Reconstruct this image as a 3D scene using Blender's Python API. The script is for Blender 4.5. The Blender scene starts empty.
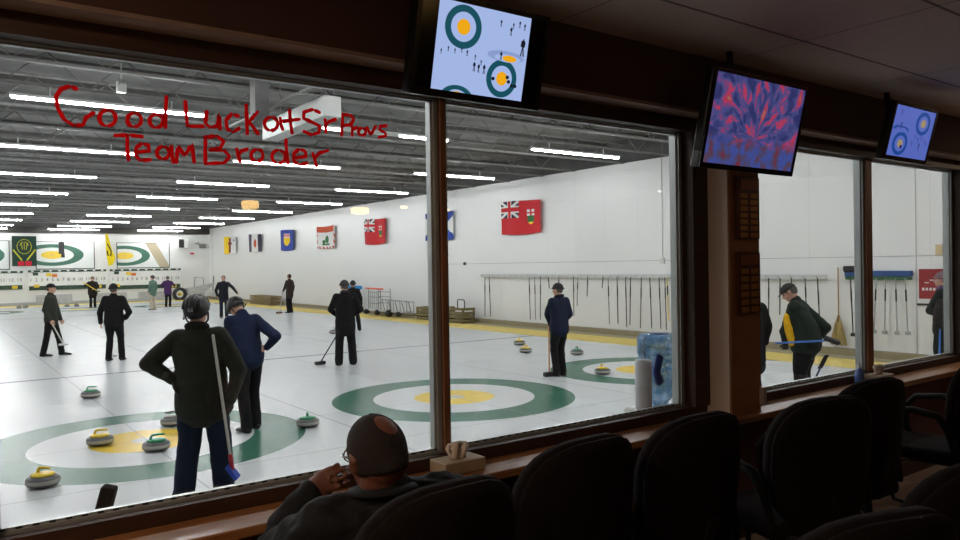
import bpy, bmesh, math, random
from mathutils import Vector, Matrix, noise
random.seed(7)
PI = math.pi
C = bpy.context.scene.collection
sc = bpy.context.scene

# ------------------------------------------------------------------ materials
MATS = {}
def s2l(c):
    return tuple(((v / 255.0) / 12.92 if v <= 10 else (((v / 255.0) + .055) / 1.055) ** 2.4) for v in c) + (1.0,)
def mat(name, rgb, rough=.6, metal=0., var=.12, scale=8., bump=0., bscale=60., spec=.5, sheen=0.):
    if name in MATS: return MATS[name]
    m = bpy.data.materials.new(name); m.use_nodes = True
    nt = m.node_tree; b = nt.nodes['Principled BSDF']
    c = s2l(rgb)
    tc = nt.nodes.new('ShaderNodeTexCoord')
    n = nt.nodes.new('ShaderNodeTexNoise'); n.inputs['Scale'].default_value = scale; n.inputs['Detail'].default_value = 4
    nt.links.new(tc.outputs['Object'], n.inputs['Vector'])
    r = nt.nodes.new('ShaderNodeValToRGB')
    r.color_ramp.elements[0].position = .3; r.color_ramp.elements[1].position = .7
    r.color_ramp.elements[0].color = tuple(v * (1 - var) for v in c[:3]) + (1,)
    r.color_ramp.elements[1].color = tuple(min(1, v * (1 + var)) for v in c[:3]) + (1,)
    nt.links.new(n.outputs['Fac'], r.inputs['Fac']); nt.links.new(r.outputs['Color'], b.inputs['Base Color'])
    b.inputs['Roughness'].default_value = rough; b.inputs['Metallic'].default_value = metal
    b.inputs['Specular IOR Level'].default_value = spec
    if sheen: b.inputs['Sheen Weight'].default_value = sheen
    if bump:
        n2 = nt.nodes.new('ShaderNodeTexNoise'); n2.inputs['Scale'].default_value = bscale; n2.inputs['Detail'].default_value = 3
        nt.links.new(tc.outputs['Object'], n2.inputs['Vector'])
        bp = nt.nodes.new('ShaderNodeBump'); bp.inputs['Strength'].default_value = bump; bp.inputs['Distance'].default_value = .01
        nt.links.new(n2.outputs['Fac'], bp.inputs['Height']); nt.links.new(bp.outputs['Normal'], b.inputs['Normal'])
    MATS[name] = m; return m
def emis(name, rgb, strength):
    if name in MATS: return MATS[name]
    m = bpy.data.materials.new(name); m.use_nodes = True
    b = m.node_tree.nodes['Principled BSDF']
    b.inputs['Base Color'].default_value = (.02, .02, .02, 1); b.inputs['Roughness'].default_value = .3
    b.inputs['Emission Color'].default_value = s2l(rgb); b.inputs['Emission Strength'].default_value = strength
    MATS[name] = m; return m
def wood(name, a, b_, scale=3., rough=.45, axis=0):
    if name in MATS: return MATS[name]
    m = bpy.data.materials.new(name); m.use_nodes = True; nt = m.node_tree; b = nt.nodes['Principled BSDF']
    tc = nt.nodes.new('ShaderNodeTexCoord'); mp = nt.nodes.new('ShaderNodeMapping')
    s = [14, 14, 14]; s[axis] = 1.2; mp.inputs['Scale'].default_value = s
    n = nt.nodes.new('ShaderNodeTexNoise'); n.inputs['Scale'].default_value = scale; n.inputs['Detail'].default_value = 6
    nt.links.new(tc.outputs['Object'], mp.inputs['Vector']); nt.links.new(mp.outputs['Vector'], n.inputs['Vector'])
    r = nt.nodes.new('ShaderNodeValToRGB'); r.color_ramp.elements[0].position = .35; r.color_ramp.elements[1].position = .7
    r.color_ramp.elements[0].color = s2l(a); r.color_ramp.elements[1].color = s2l(b_)
    nt.links.new(n.outputs['Fac'], r.inputs['Fac']); nt.links.new(r.outputs['Color'], b.inputs['Base Color'])
    b.inputs['Roughness'].default_value = rough
    MATS[name] = m; return m
class NT:
    """tiny node-building helper"""
    def __init__(s, m): s.m = m; m.use_nodes = True; s.t = m.node_tree; s.b = s.t.nodes['Principled BSDF']
    def pos(s):
        g = s.t.nodes.new('ShaderNodeNewGeometry'); x = s.t.nodes.new('ShaderNodeSeparateXYZ')
        s.t.links.new(g.outputs['Position'], x.inputs[0]); return x.outputs
    def put(s, sock, v):
        if isinstance(v, (int, float)): sock.default_value = v
        elif isinstance(v, tuple): sock.default_value = v
        else: s.t.links.new(v, sock)
    def ma(s, op, a, b=0., c=0.):
        n = s.t.nodes.new('ShaderNodeMath'); n.operation = op
        s.put(n.inputs[0], a); s.put(n.inputs[1], b); s.put(n.inputs[2], c); return n.outputs[0]
    def mix(s, f, a, b):
        n = s.t.nodes.new('ShaderNodeMix'); n.data_type = 'RGBA'
        s.put(n.inputs[0], f); s.put(n.inputs[6], a); s.put(n.inputs[7], b); return n.outputs[2]
    def noise(s, scale, detail=4, vec=None):
        n = s.t.nodes.new('ShaderNodeTexNoise'); n.inputs['Scale'].default_value = scale; n.inputs['Detail'].default_value = detail
        if vec is None:
            g = s.t.nodes.new('ShaderNodeNewGeometry'); vec = g.outputs['Position']
        s.t.links.new(vec, n.inputs['Vector']); return n.outputs['Fac']
    def near(s, v, c, w):   # 1 where |v-c|<w
        return s.ma('LESS_THAN', s.ma('ABSOLUTE', s.ma('SUBTRACT', v, c)), w)

# ------------------------------------------------------------------ mesh helpers
def new(): return bmesh.new()
def box(bm, x0, x1, y0, y1, z0, z1, mi=0, M=None):
    r = bmesh.ops.create_cube(bm, size=1)
    T = Matrix.Translation(((x0 + x1) / 2, (y0 + y1) / 2, (z0 + z1) / 2)) @ Matrix.Diagonal((abs(x1 - x0), abs(y1 - y0), abs(z1 - z0), 1))
    if M is not None: T = M @ T
    bmesh.ops.transform(bm, matrix=T, verts=r['verts'])
    for f in set(f for v in r['verts'] for f in v.link_faces): f.material_index = mi
    return r['verts']
def bevel(bm, w, seg=2):
    bmesh.ops.bevel(bm, geom=list(bm.edges), offset=w, segments=seg, affect='EDGES', profile=.5)
def frame(t, ref):
    t = t.normalized(); s = ref - t * ref.dot(t)
    if s.length < 1e-4: s = Vector((0, 1, 0)) - t * t.y
    if s.length < 1e-4: s = Vector((1, 0, 0))
    s.normalize(); return s, t.cross(s)
def tube(bm, pts, rad, seg=10, ref=(1, 0, 0), caps=True, mi=0, closed=False):
    """tube with round ends; rad = number, (a,b), or a list of those; a along ref"""
    pts = [Vector(p) for p in pts]; n = len(pts)
    if not isinstance(rad, list): rad = [rad] * n
    rad = [(r, r) if isinstance(r, (int, float)) else r for r in rad]
    ref = Vector(ref); rings = []
    def ring(c, t, a, b):
        s, u = frame(t, ref)
        return [bm.verts.new(c + s * (a * math.cos(2 * PI * k / seg)) + u * (b * math.sin(2 * PI * k / seg))) for k in range(seg)]
    tans = []
    for i in range(n):
        if closed: t = pts[(i + 1) % n] - pts[i - 1]
        else:
            t = pts[min(i + 1, n - 1)] - pts[max(i - 1, 0)]
        tans.append(t.normalized() if t.length > 1e-9 else Vector((0, 0, 1)))
    if caps and not closed:
        for q in (.15, .6):
            a, b = rad[0]; h = min(a, b)
            k = math.sqrt(max(0, 1 - (1 - q) ** 2))
            rings.append(ring(pts[0] - tans[0] * h * (1 - q), tans[0], a * k, b * k))
    for i in range(n): rings.append(ring(pts[i], tans[i], *rad[i]))
    if caps and not closed:
        for q in (.6, .15):
            a, b = rad[-1]; h = min(a, b); k = math.sqrt(max(0, 1 - (1 - q) ** 2))
            rings.append(ring(pts[-1] + tans[-1] * h * (1 - q), tans[-1], a * k, b * k))
    fs = []
    m = len(rings)
    for i in range(m if closed else m - 1):
        A, B = rings[i], rings[(i + 1) % m]
        for k in range(seg):
            fs.append(bm.faces.new((A[k], A[(k + 1) % seg], B[(k + 1) % seg], B[k])))
    if not closed:
        fs.append(bm.faces.new(list(reversed(rings[0])))); fs.append(bm.faces.new(rings[-1]))
    for f in fs: f.material_index = mi; f.smooth = True
    return fs
def limb(bm, pts, rad, seg=12, ref=(1, 0, 0)):
    """one round-ended taper per segment, so bent joints stay full"""
    for i in range(len(pts) - 1):
        tube(bm, [pts[i], Vector(pts[i]).lerp(Vector(pts[i + 1]), .5), pts[i + 1]], [rad[i], tuple((a + c) / 2 for a, c in zip(*[(r, r) if isinstance(r, (int, float)) else r for r in (rad[i], rad[i + 1])])), rad[i + 1]], seg, ref)
        r = rad[i + 1]
        if i < len(pts) - 2: ball(bm, pts[i + 1], r if isinstance(r, (int, float)) else min(r), None, seg)
def ball(bm, c, r, M=None, seg=16, mi=0):
    if isinstance(r, (int, float)): r = (r, r, r)
    q = bmesh.ops.create_uvsphere(bm, u_segments=seg, v_segments=max(6, seg * 2 // 3), radius=1)
    T = Matrix.Translation(c) @ (M.to_4x4() if M is not None else Matrix.Identity(4)) @ Matrix.Diagonal((r[0], r[1], r[2], 1))
    bmesh.ops.transform(bm, matrix=T, verts=q['verts'])
    for f in set(f for v in q['verts'] for f in v.link_faces): f.material_index = mi; f.smooth = True
    return q['verts']
def lathe(bm, prof, c=(0, 0, 0), seg=28, mi=0, mis=None):
    c = Vector(c); rings = []
    for r, z in prof:
        rings.append([bm.verts.new(c + Vector((r * math.cos(2 * PI * k / seg), r * math.sin(2 * PI * k / seg), z))) for k in range(seg)])
    for i in range(len(rings) - 1):
        for k in range(seg):
            f = bm.faces.new((rings[i][k], rings[i][(k + 1) % seg], rings[i + 1][(k + 1) % seg], rings[i + 1][k]))
            f.smooth = True; f.material_index = mis[i] if mis else mi
    f = bm.faces.new(list(reversed(rings[0]))); f.material_index = mis[0] if mis else mi
    f = bm.faces.new(rings[-1]); f.material_index = mis[-1] if mis else mi
def poly(bm, pts, mi=0, thick=None):
    vs = [bm.verts.new(Vector(p)) for p in pts]; f = bm.faces.new(vs); f.material_index = mi
    if thick:
        r = bmesh.ops.extrude_face_region(bm, geom=[f])
        v2 = [e for e in r['geom'] if isinstance(e, bmesh.types.BMVert)]
        bmesh.ops.translate(bm, vec=Vector(thick), verts=v2)
        for e in r['geom']:
            if isinstance(e, bmesh.types.BMFace): e.material_index = mi
        for v in vs:
            for g in v.link_faces: g.material_index = mi
    return f
def obj(name, bm, m, parent=None, smooth=None, recalc=True):
    if recalc: bmesh.ops.recalc_face_normals(bm, faces=bm.faces)
    me = bpy.data.meshes.new(name); bm.to_mesh(me); bm.free()
    for k in (m if isinstance(m, (list, tuple)) else [m]): me.materials.append(k)
    if smooth is not None:
        for p in me.polygons: p.use_smooth = smooth
    o = bpy.data.objects.new(name, me); C.objects.link(o)
    if parent is not None: o.parent = parent
    return o
def tag(o, label, cat, group=None, kind=None):
    o['label'] = label; o['category'] = cat
    if group: o['group'] = group
    if kind: o['kind'] = kind
    return o
def thing(name, label, cat, loc=(0, 0, 0), rz=0, group=None):
    o = bpy.data.objects.new(name, None); C.objects.link(o); o.empty_display_size = .1
    o.location = loc; o.rotation_euler = (0, 0, rz); return tag(o, label, cat, group)
def struct(name, bm, m, parent=None, label=None):
    o = obj(name, bm, m, parent)
    if parent is None: o['kind'] = 'structure'
    if label: o['label'] = label
    return o
def remesh(name, bm, m, parent, voxel, smooth=3, fold=0., fscale=9., seed=0):
    bmesh.ops.recalc_face_normals(bm, faces=bm.faces)
    me = bpy.data.meshes.new('tmp'); bm.to_mesh(me); bm.free()
    o = bpy.data.objects.new('tmp', me); C.objects.link(o)
    r = o.modifiers.new('r', 'REMESH'); r.mode = 'VOXEL'; r.voxel_size = voxel; r.use_smooth_shade = True
    s = o.modifiers.new('s', 'SMOOTH'); s.factor = .5; s.iterations = smooth
    dg = bpy.context.evaluated_depsgraph_get(); dg.update()
    e = o.evaluated_get(dg); out = bpy.data.meshes.new_from_object(e, depsgraph=dg)
    bpy.data.objects.remove(o); bpy.data.meshes.remove(me)
    if fold:
        nrm = [v.normal.copy() for v in out.vertices]
        for v, n in zip(out.vertices, nrm):
            p = v.co + Vector((seed * 3.1, 0, 0))
            w = noise.noise(Vector((p.x * fscale, p.y * fscale, p.z * fscale * 1.6))) + .5 * noise.noise(p * fscale * 2.4)
            v.co += n * (fold * w)
    out.name = name; out.materials.clear(); out.materials.append(m)
    for p in out.polygons: p.use_smooth = True; p.material_index = 0
    q = bpy.data.objects.new(name, out); C.objects.link(q)
    if parent is not None: q.parent = parent
    return q
def text_mesh(name, body, size, m, parent, M, ext=.002, font_shear=0., align='CENTER'):
    cu = bpy.data.curves.new('t', 'FONT'); cu.body = body; cu.size = size; cu.extrude = ext; cu.align_x = align; cu.align_y = 'CENTER'
    t = bpy.data.objects.new('t', cu); C.objects.link(t)
    dg = bpy.context.evaluated_depsgraph_get(); dg.update()
    me = bpy.data.meshes.new_from_object(t.evaluated_get(dg)); bpy.data.objects.remove(t)
    me.transform(M); me.materials.clear(); me.materials.append(m)
    o = bpy.data.objects.new(name, me); C.objects.link(o)
    if parent is not None: o.parent = parent
    return o
def copy_tree(root, loc=None, rz=None, label=None):
    r = root.copy(); C.objects.link(r)
    if loc is not None: r.location = loc
    if rz is not None: r.rotation_euler = (0, 0, rz)
    if label: r['label'] = label
    for ch in list(root.children):
        c = ch.copy(); C.objects.link(c); c.parent = r
        for g in ch.children:
            d = g.copy(); C.objects.link(d); d.parent = c
    return r

# ------------------------------------------------------------------ camera
CAMH = 2.004386
yaw, pit, rol = 0.6319066, -0.0069922, -0.0157146
F = Vector((math.sin(yaw) * math.cos(pit), math.cos(yaw) * math.cos(pit), math.sin(pit)))
r0 = Vector((math.cos(yaw), -math.sin(yaw), 0)); u0 = r0.cross(F)
r1 = math.cos(rol) * r0 + math.sin(rol) * u0; u1 = -math.sin(rol) * r0 + math.cos(rol) * u0
cam = bpy.data.cameras.new('camera'); cam.sensor_width = 36; cam.lens = 753.68 / 960 * 36; cam.clip_start = .05; cam.clip_end = 300
co = bpy.data.objects.new('camera', cam); C.objects.link(co)
Mx = Matrix((r1, u1, -F)).transposed().to_4x4(); Mx.translation = (0, 0, CAMH); co.matrix_world = Mx
sc.camera = co
sc.view_settings.view_transform = 'Standard'; sc.view_settings.look = 'None'; sc.view_settings.gamma = 1
sc.view_settings.exposure = 0; sc.view_settings.use_curve_mapping = False
w = bpy.data.worlds.new('world'); sc.world = w; w.use_nodes = True
w.node_tree.nodes['Background'].inputs[0].default_value = (.01, .01, .012, 1); w.node_tree.nodes['Background'].inputs[1].default_value = .3
# ================================================================== RINK SHELL
XW, YF, XL = 15.4, 52.2, -6.9      # flag wall, far wall, hidden side wall
SH = [-2.35, 2.04, 6.43, 10.82]    # sheet centre lines
TEE, TEE2, HOG, HOG2 = 9.5, 44.25, 16.1, 37.65
def ice_material():
    n = NT(bpy.data.materials.new('ice')); px, py, pz = n.pos()
    lx = n.ma('SUBTRACT', n.ma('FLOORED_MODULO', n.ma('ADD', px, 2.35 + 2.195), 4.39), 2.195)   # offset from nearest centre line
    col = n.mix(n.noise(.6, 5), s2l((198, 203, 205)), s2l((212, 216, 217)))
    col = n.mix(n.ma('MULTIPLY', n.noise(3.5, 6), .25), col, s2l((186, 191, 193)))
    dk = s2l((120, 124, 128))
    grn = n.mix(n.noise(5, 6), s2l((54, 102, 84)), s2l((68, 114, 97)))
    yel = n.mix(n.noise(6, 6), s2l((226, 190, 50)), s2l((242, 212, 96)))
    for ty in (TEE, TEE2):
        dy = n.ma('SUBTRACT', py, ty)
        r = n.ma('SQRT', n.ma('ADD', n.ma('MULTIPLY', lx, lx), n.ma('MULTIPLY', dy, dy)))
        col = n.mix(n.ma('LESS_THAN', r, 1.83), col, grn)
        col = n.mix(n.ma('LESS_THAN', r, 1.22), col, s2l((208, 212, 213)))
        col = n.mix(n.ma('LESS_THAN', r, .61), col, yel)
        col = n.mix(n.ma('LESS_THAN', r, .16), col, s2l((214, 210, 180)))
        col = n.mix(n.ma('MULTIPLY', n.near(py, ty, .012), .45), col, dk)
        col = n.mix(n.ma('MULTIPLY', n.near(py, ty + (-1.83 if ty == TEE else 1.83), .014), .4), col, dk)
    col = n.mix(n.ma('MULTIPLY', n.near(lx, 0, .011), .45), col, dk)
    for hy in (HOG, HOG2): col = n.mix(n.ma('MULTIPLY', n.near(py, hy, .06), .75), col, s2l((70, 74, 78)))
    col = n.mix(n.ma('MULTIPLY', n.ma('GREATER_THAN', n.ma('ABSOLUTE', lx), 2.18), .5), col, dk)
    n.t.links.new(col, n.b.inputs['Base Color'])
    n.t.links.new(n.ma('ADD', n.ma('MULTIPLY', n.noise(1.5, 3), .1), .2), n.b.inputs['Roughness'])
    n.b.inputs['Specular IOR Level'].default_value = .05
    bp = n.t.nodes.new('ShaderNodeBump'); bp.inputs['Strength'].default_value = .12; bp.inputs['Distance'].default_value = .004
    n.t.links.new(n.noise(55, 3), bp.inputs['Height']); n.t.links.new(bp.outputs['Normal'], n.b.inputs['Normal'])
    return n.m
def wall_material():
    n = NT(bpy.data.materials.new('white_panel')); px, py, pz = n.pos()
    col = n.mix(n.noise(.35, 4), s2l((222, 223, 223)), s2l((233, 234, 233)))
    f = n.near(n.ma('FLOORED_MODULO', n.ma('ADD', py, .2), 1.22), .61, .006)
    col = n.mix(n.ma('MULTIPLY', f, .25), col, s2l((150, 152, 152)))
    n.t.links.new(col, n.b.inputs['Base Color']); n.b.inputs['Roughness'].default_value = .38
    return n.m
M_ice = ice_material(); M_wall = wall_material()
M_white = mat('white_paint', (222, 223, 221), .5, var=.03, scale=2)
M_yellow_floor = mat('yellow_carpet', (220, 198, 112), .9, var=.08, bump=.2)
M_tan = mat('tan_kerb', (142, 132, 104), .8, var=.1)
M_grey_deck = mat('grey_deck', (112, 112, 111), .8, var=.35, scale=1.2)
M_truss = mat('truss_steel', (118, 118, 116), .6, var=.1)
M_alu = mat('aluminium', (176, 180, 180), .35, .6, var=.05)
M_black = mat('black_plastic', (18, 18, 20), .45, var=.1)
M_dark = mat('dark_metal', (40, 40, 42), .45, .4, var=.1)

b = new(); box(b, XL, 13.62, 3.3, 49.9, -.1, 0); f = struct('floor', b, M_ice); f['label'] = 'white curling ice with four sheets of painted rings'
b = new()
box(b, 13.62, 14.75, 2.8, 49.9, -.1, .012); box(b, XL, XW, 49.9, 51.4, -.1, .012)
struct('floor_yellow_border', b, M_yellow_floor)
b = new(); box(b, 14.75, XW, 2.8, YF, -.1, .02); box(b, XL, 13.62, 2.8, 3.3, -.1, .02); box(b, XL, 14.75, 51.4, YF, -.1, .02)
struct('floor_walkway', b, mat('walkway', (160, 152, 124), .85, bump=.15))
b = new(); box(b, XW, XW + .2, 2.8, YF, 0, 4.72); struct('wall_right', b, M_wall)
b = new(); box(b, XW, XW + .2, 2.8, YF, 4.72, 5.4); box(b, XL, XW, YF, YF + .2, 4.45, 5.4); struct('wall_upper', b, mat('dark_upper_wall', (90, 90, 90), .8))
b = new(); box(b, XL, XW + .2, YF, YF + .2, 0, 4.45); struct('wall_far', b, M_white)
b = new(); box(b, XL - .2, XL, 2.8, YF, 0, 5.4); struct('wall_left', b, M_white)
b = new(); box(b, XL, XW, 2.8, YF, 5.35, 5.5); struct('ceiling', b, M_grey_deck)
b = new(); box(b, 15.2, XW, 2.8, YF, .02, .15); struct('baseboard_right', b, M_tan)
b = new(); box(b, XL, XW, YF - .12, YF, .02, .18); struct('baseboard_far', b, mat('grey_kerb', (170, 172, 170), .6))
b = new(); box(b, XW - .012, XW, 2.8, 23.2, 2.035, 2.05); box(b, XW - .012, XW, 6.76, 6.775, .15, 4.7); box(b, XW - .01, XW, 51.3, 51.33, .15, 4.7)
struct('trim_1', b, mat('grey_trim', (178, 180, 180), .5))
# deck ribs + trusses
b = new()
for k in range(34): box(b, XL, XW, 3.0 + k * 1.5, 3.12 + k * 1.5, 5.27, 5.35)
struct('trim_2', b, mat('deck_rib', (92, 92, 90), .8))
ti = 3
for k in range(27):
    y = 4.3 + k * 1.67 + (.25 if k % 3 == 1 else 0)
    b = new()
    for z in (4.72, 5.24):
        box(b, XL, XW, y - .04, y - .008, z - .02, z + .02); box(b, XL, XW, y + .008, y + .04, z - .02, z + .02)
    x = XL + .1; up = True
    while x < XW - .8:
        a = (x, y, 4.73 if up else 5.23); c = (x + .55, y, 5.23 if up else 4.73)
        tube(b, [a, c], .013, 5, ref=(0, 1, 0), caps=False); x += .55; up = not up
    o = struct('trim_%d' % ti, b, M_truss); ti += 1
# girder running towards the window, far header
b = new(); box(b, XL, XW, YF - .3, YF, 4.33, 4.7); struct('trim_%d' % ti, b, mat('dark_beam', (62, 60, 58), .8)); ti += 1

# fluorescent strips, four columns, one row every five metres; nearest row added unseen as fill light
M_tube = emis('fluorescent_tube', (252, 252, 253), 130.0)
M_hous = mat('fixture_white', (205, 206, 204), .45, var=.03)
cols = [(-3.9, 'hidden left sheet'), (.98, 'left sheet'), (5.78, 'middle sheet'), (10.72, 'sheet beside the flag wall')]
rows = [4.0, 7.6, 12.65, 17.6, 22.55, 27.7, 32.8, 37.8, 42.6, 47.3, 51.2]
ordn = ['added unseen nearest', 'second', 'third', 'fourth', 'fifth', 'sixth', 'seventh', 'eighth', 'ninth', 'tenth', 'eleventh']
L0 = thing('strip_light', '', 'ceiling light', (0, 0, 4.5), 0, 'fluorescent strip lights over the ice')
b = new(); box(b, 0, 2.74, -.05, .05, .03, .07); box(b, .5, .52, -.01, .01, .08, .2); box(b, 2.2, 2.22, -.01, .01, .08, .2); obj('housing', b, M_hous, L0)
b = new(); box(b, .02, 2.72, -.024, .024, -.004, .03); bevel(b, .012, 1); obj('lamp_tube', b, M_tube, L0)
firstL = True
for ci, (cx, cn) in enumerate(cols):
    for ri, ry in enumerate(rows):
        lab = '%s fluorescent strip light from the window above the %s' % (ordn[ri], cn)
        if ri == 0 and ci < 2: continue
        if ci == 2 and ri == 2:                      # the strip with one dead tube in its middle
            t = thing('strip_light', 'fluorescent strip light with a dead middle tube above the middle sheet, third from the window', 'ceiling light', (cx, ry, 4.5), 0, 'fluorescent strip lights over the ice')
            for c_ in L0.children:
                if c_.name.startswith('housing'): d_ = c_.copy(); C.objects.link(d_); d_.parent = t
            for a_, e_, m_ in ((.02, .36, M_tube), (.37, 1.6, M_hous), (1.61, 2.72, M_tube)):
                b = new(); box(b, a_, e_, -.024, .024, -.004, .03); bevel(b, .012, 1); obj('lamp_tube', b, m_, t)
            continue
        if firstL: L0.location = (cx, ry, 4.5); L0['label'] = lab; firstL = False
        else: copy_tree(L0, (cx, ry, 4.5), 0, lab)

# heater / duct hanging in front of the first lights
t = thing('air_duct', 'pale sheet metal duct box hanging from the rink ceiling above the left window', 'duct', (4.1, 8.9, 3.93))
b = new(); box(b, 0, .24, 0, 2.2, 0, .27); bevel(b, .01, 1); obj('duct_box', b, mat('galvanised', (196, 197, 196), .5, .2, var=.08), t)
b = new(); tube(b, [(-.12, -.2, .36), (-.12, 2.6, .36)], .03, 8); tube(b, [(-.25, -.1, .3), (-.25, 2.9, .3)], .02, 8); obj('pipe', b, M_truss, t)
b = new()
b.free()
for y in (.15, 2.0):
    b = new(); box(b, -.3, .24, y - .02, y + .02, .26, .29); obj('cross_bar', b, M_truss, t)
    for x in (.03, .21): b = new(); tube(b, [(x, y, .25), (x, y, 1.35)], .008, 5); obj('hanger', b, M_truss, t)
t = tag(obj('ceiling_column_stub', (lambda b: (box(b, 3.62, 3.82, 10.05, 10.25, 4.1, 5.3), box(b, 3.56, 3.88, 9.99, 10.31, 4.05, 4.1), b)[-1])(new()), mat('dull_duct', (92, 92, 92), .6)), 'grey vertical duct drop beside the pale duct box', 'duct')
t = tag(obj('junction_box', (lambda b: (box(b, 2.28, 2.4, 12.0, 12.12, 4.62, 4.78), tube(b, [(2.34, 12.06, 4.78), (2.34, 12.06, 5.3)], .012, 6), b)[-1])(new()), M_hous), 'small white junction box hanging among the rink ceiling joists', 'junction box')
# conduit on the flag wall
t = thing('conduit', 'thin white vertical conduit on the flag wall beside the right window frame', 'conduit', (XW, 12.98, 0))
b = new(); tube(b, [(-.02, 0, 2.1), (-.02, 0, 4.7)], .012, 6); obj('pipe', b, M_hous, t)
b = new(); box(b, -.06, 0, -.06, .06, 1.95, 2.1); obj('outlet_box', b, M_hous, t)
b = new(); box(b, XW - .05, XW, 21.87, 21.97, 2.0, 2.1); tag(obj('thermostat', b, M_black), 'small black thermostat on the white flag wall', 'thermostat')

# ================================================================== LOUNGE SHELL
WY0, WY1 = 2.66, 2.73
Lf, Lc = .45, 3.08
M_brown = wood('brown_casing', (46, 27, 17), (66, 40, 26), 3, .55, 0)
M_brown2 = wood('brown_mullion', (118, 76, 52), (146, 98, 68), 3, .5, 2)
M_wallb = mat('brown_wall', (76, 50, 40), .8, var=.06, scale=3, bump=.1)
M_wallt = mat('taupe_wall', (200, 182, 168), .8, var=.05, scale=3, bump=.1)
M_counter = wood('counter_wood', (116, 74, 42), (160, 112, 72), 2.6, .28, 0)
opens = [(.155, 1.722), (1.785, 3.30), (3.78, 5.27), (5.38, 6.68)]
ZB, ZT = 1.225, 2.70
b = new()
box(b, -3.5, 9.5, WY0, WY1, 0, 1.19); box(b, -3.5, 9.5, WY0, WY1, ZT + .03, Lc + .3)
xs = [-3.5] + [v for o_ in opens for v in (o_[0] - .02, o_[1] + .02)] + [9.5]
for i in range(0, len(xs), 2): box(b, xs[i], xs[i + 1], WY0, WY1, 1.19, ZT + .03)
struct('wall_front', b, M_wallb)
b = new(); box(b, -6.9, XW, WY1, WY1 + .05, Lc + .3, 5.4); box(b, 9.5, XW, WY1, WY1 + .05, 0, Lc + .3); box(b, -6.9, -3.5, WY1, WY1 + .05, 0, Lc + .3); struct('wall_rink_front', b, M_white)
b = new(); box(b, -3.5, 9.5, -4.6, WY0, Lf - .2, Lf)
nf = NT(bpy.data.materials.new('lounge_floor')); px, py, pz = nf.pos()
ck = nf.ma('FLOORED_MODULO', nf.ma('ADD', nf.ma('FLOOR', nf.ma('DIVIDE', px, .61)), nf.ma('FLOOR', nf.ma('DIVIDE', py, .61))), 2)
cc = nf.mix(nf.ma('MULTIPLY', ck, .6), s2l((176, 160, 150)), s2l((140, 124, 116))); cc = nf.mix(nf.ma('MULTIPLY', nf.noise(40, 3), .4), cc, s2l((80, 70, 66)))
nf.t.links.new(cc, nf.b.inputs['Base Color']); nf.b.inputs['Roughness'].default_value = .7
struct('floor_lounge', b, nf.m)
nc = NT(bpy.data.materials.new('ceiling_tile')); px, py, pz = nc.pos()
fx = nc.near(nc.ma('FLOORED_MODULO', nc.ma('SUBTRACT', px, 2.28 - .61), 1.22), .61, .006)
fy = nc.near(nc.ma('FLOORED_MODULO', nc.ma('SUBTRACT', py, 2.05 - .305), .61), .305, .008)
cc = nc.mix(nc.noise(30, 5), s2l((176, 162, 154)), s2l((196, 182, 174)))
cc = nc.mix(nc.ma('MULTIPLY', fx, .5), cc, s2l((60, 54, 52))); cc = nc.mix(nc.ma('MULTIPLY', fy, .75), cc, s2l((46, 38, 38)))
nc.t.links.new(cc, nc.b.inputs['Base Color']); nc.b.inputs['Roughness'].default_value = .9
b = new(); box(b, -3.5, 9.5, -4.6, WY0, Lc, Lc + .1); struct('ceiling_lounge', b, nc.m)
b = new(); box(b, -3.5, 9.5, -4.7, -4.6, Lf, Lc); struct('wall_back', b, M_wallb)
b = new(); box(b, -3.6, -3.5, -4.7, WY1, Lf, Lc); struct('wall_lounge_left', b, M_wallb)
b = new(); box(b, 9.5, 9.6, -4.7, WY1, Lf, Lc); struct('wall_lounge_right', b, M_wallb)
# bulkhead over the windows and casings
b = new(); box(b, -3.5, 9.5, 2.50, WY0, 2.79, Lc); struct('trim_50', b, M_wallb)
b = new(); box(b, -3.5, 9.5, 2.485, WY0, 2.775, 2.79); struct('trim_51', b, mat('lit_soffit', (138, 116, 100), .8))  # paler than the bulkhead: window light on its underside put into the colour
b = new()
box(b, -3.5, 9.5, 2.60, WY0, ZT + .005, 2.775)          # head casing
box(b, -3.5, 9.5, 2.62, WY0, 1.165, ZB - .01)           # sill casing
for x0, x1 in ((-.1, .135), (3.335, 3.46), (6.71, 6.84)): box(b, x0, x1, 2.60, WY0, ZB - .01, ZT + .005)
struct('trim_52', b, M_brown)
b = new()
for x0, x1 in ((1.742, 1.765), (5.285, 5.36)): box(b, x0, x1, 2.645, WY1, ZB - .01, ZT + .005)
struct('trim_53', b, M_brown2)
# window units
gl = bpy.data.materials.new('window_glass'); gl.use_nodes = True; nt = gl.node_tree
nt.nodes.remove(nt.nodes['Principled BSDF']); out = nt.nodes['Material Output']
tr = nt.nodes.new('ShaderNodeBsdfTransparent'); tr.inputs[0].default_value = (.965, .975, .97, 1)
gs = nt.nodes.new('ShaderNodeBsdfGlossy'); gs.inputs['Roughness'].default_value = .0; gs.inputs[0].default_value = (.9, .95, .93, 1)
ge = nt.nodes.new('ShaderNodeNewGeometry'); dt = nt.nodes.new('ShaderNodeVectorMath'); dt.operation = 'DOT_PRODUCT'
nt.links.new(ge.outputs['Normal'], dt.inputs[0]); nt.links.new(ge.outputs['Incoming'], dt.inputs[1])
def mth(op, a, b_=0.):
    q = nt.nodes.new('ShaderNodeMath'); q.operation = op
    for k, v in enumerate((a, b_)):
        if isinstance(v, (int, float)): q.inputs[k].default_value = v
        else: nt.links.new(v, q.inputs[k])
    return q
fr = mth('ADD', mth('MULTIPLY', mth('POWER', mth('SUBTRACT', 1., mth('ABSOLUTE', dt.outputs['Value']).outputs[0]).outputs[0], 5.).outputs[0], .96).outputs[0], .035)
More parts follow.
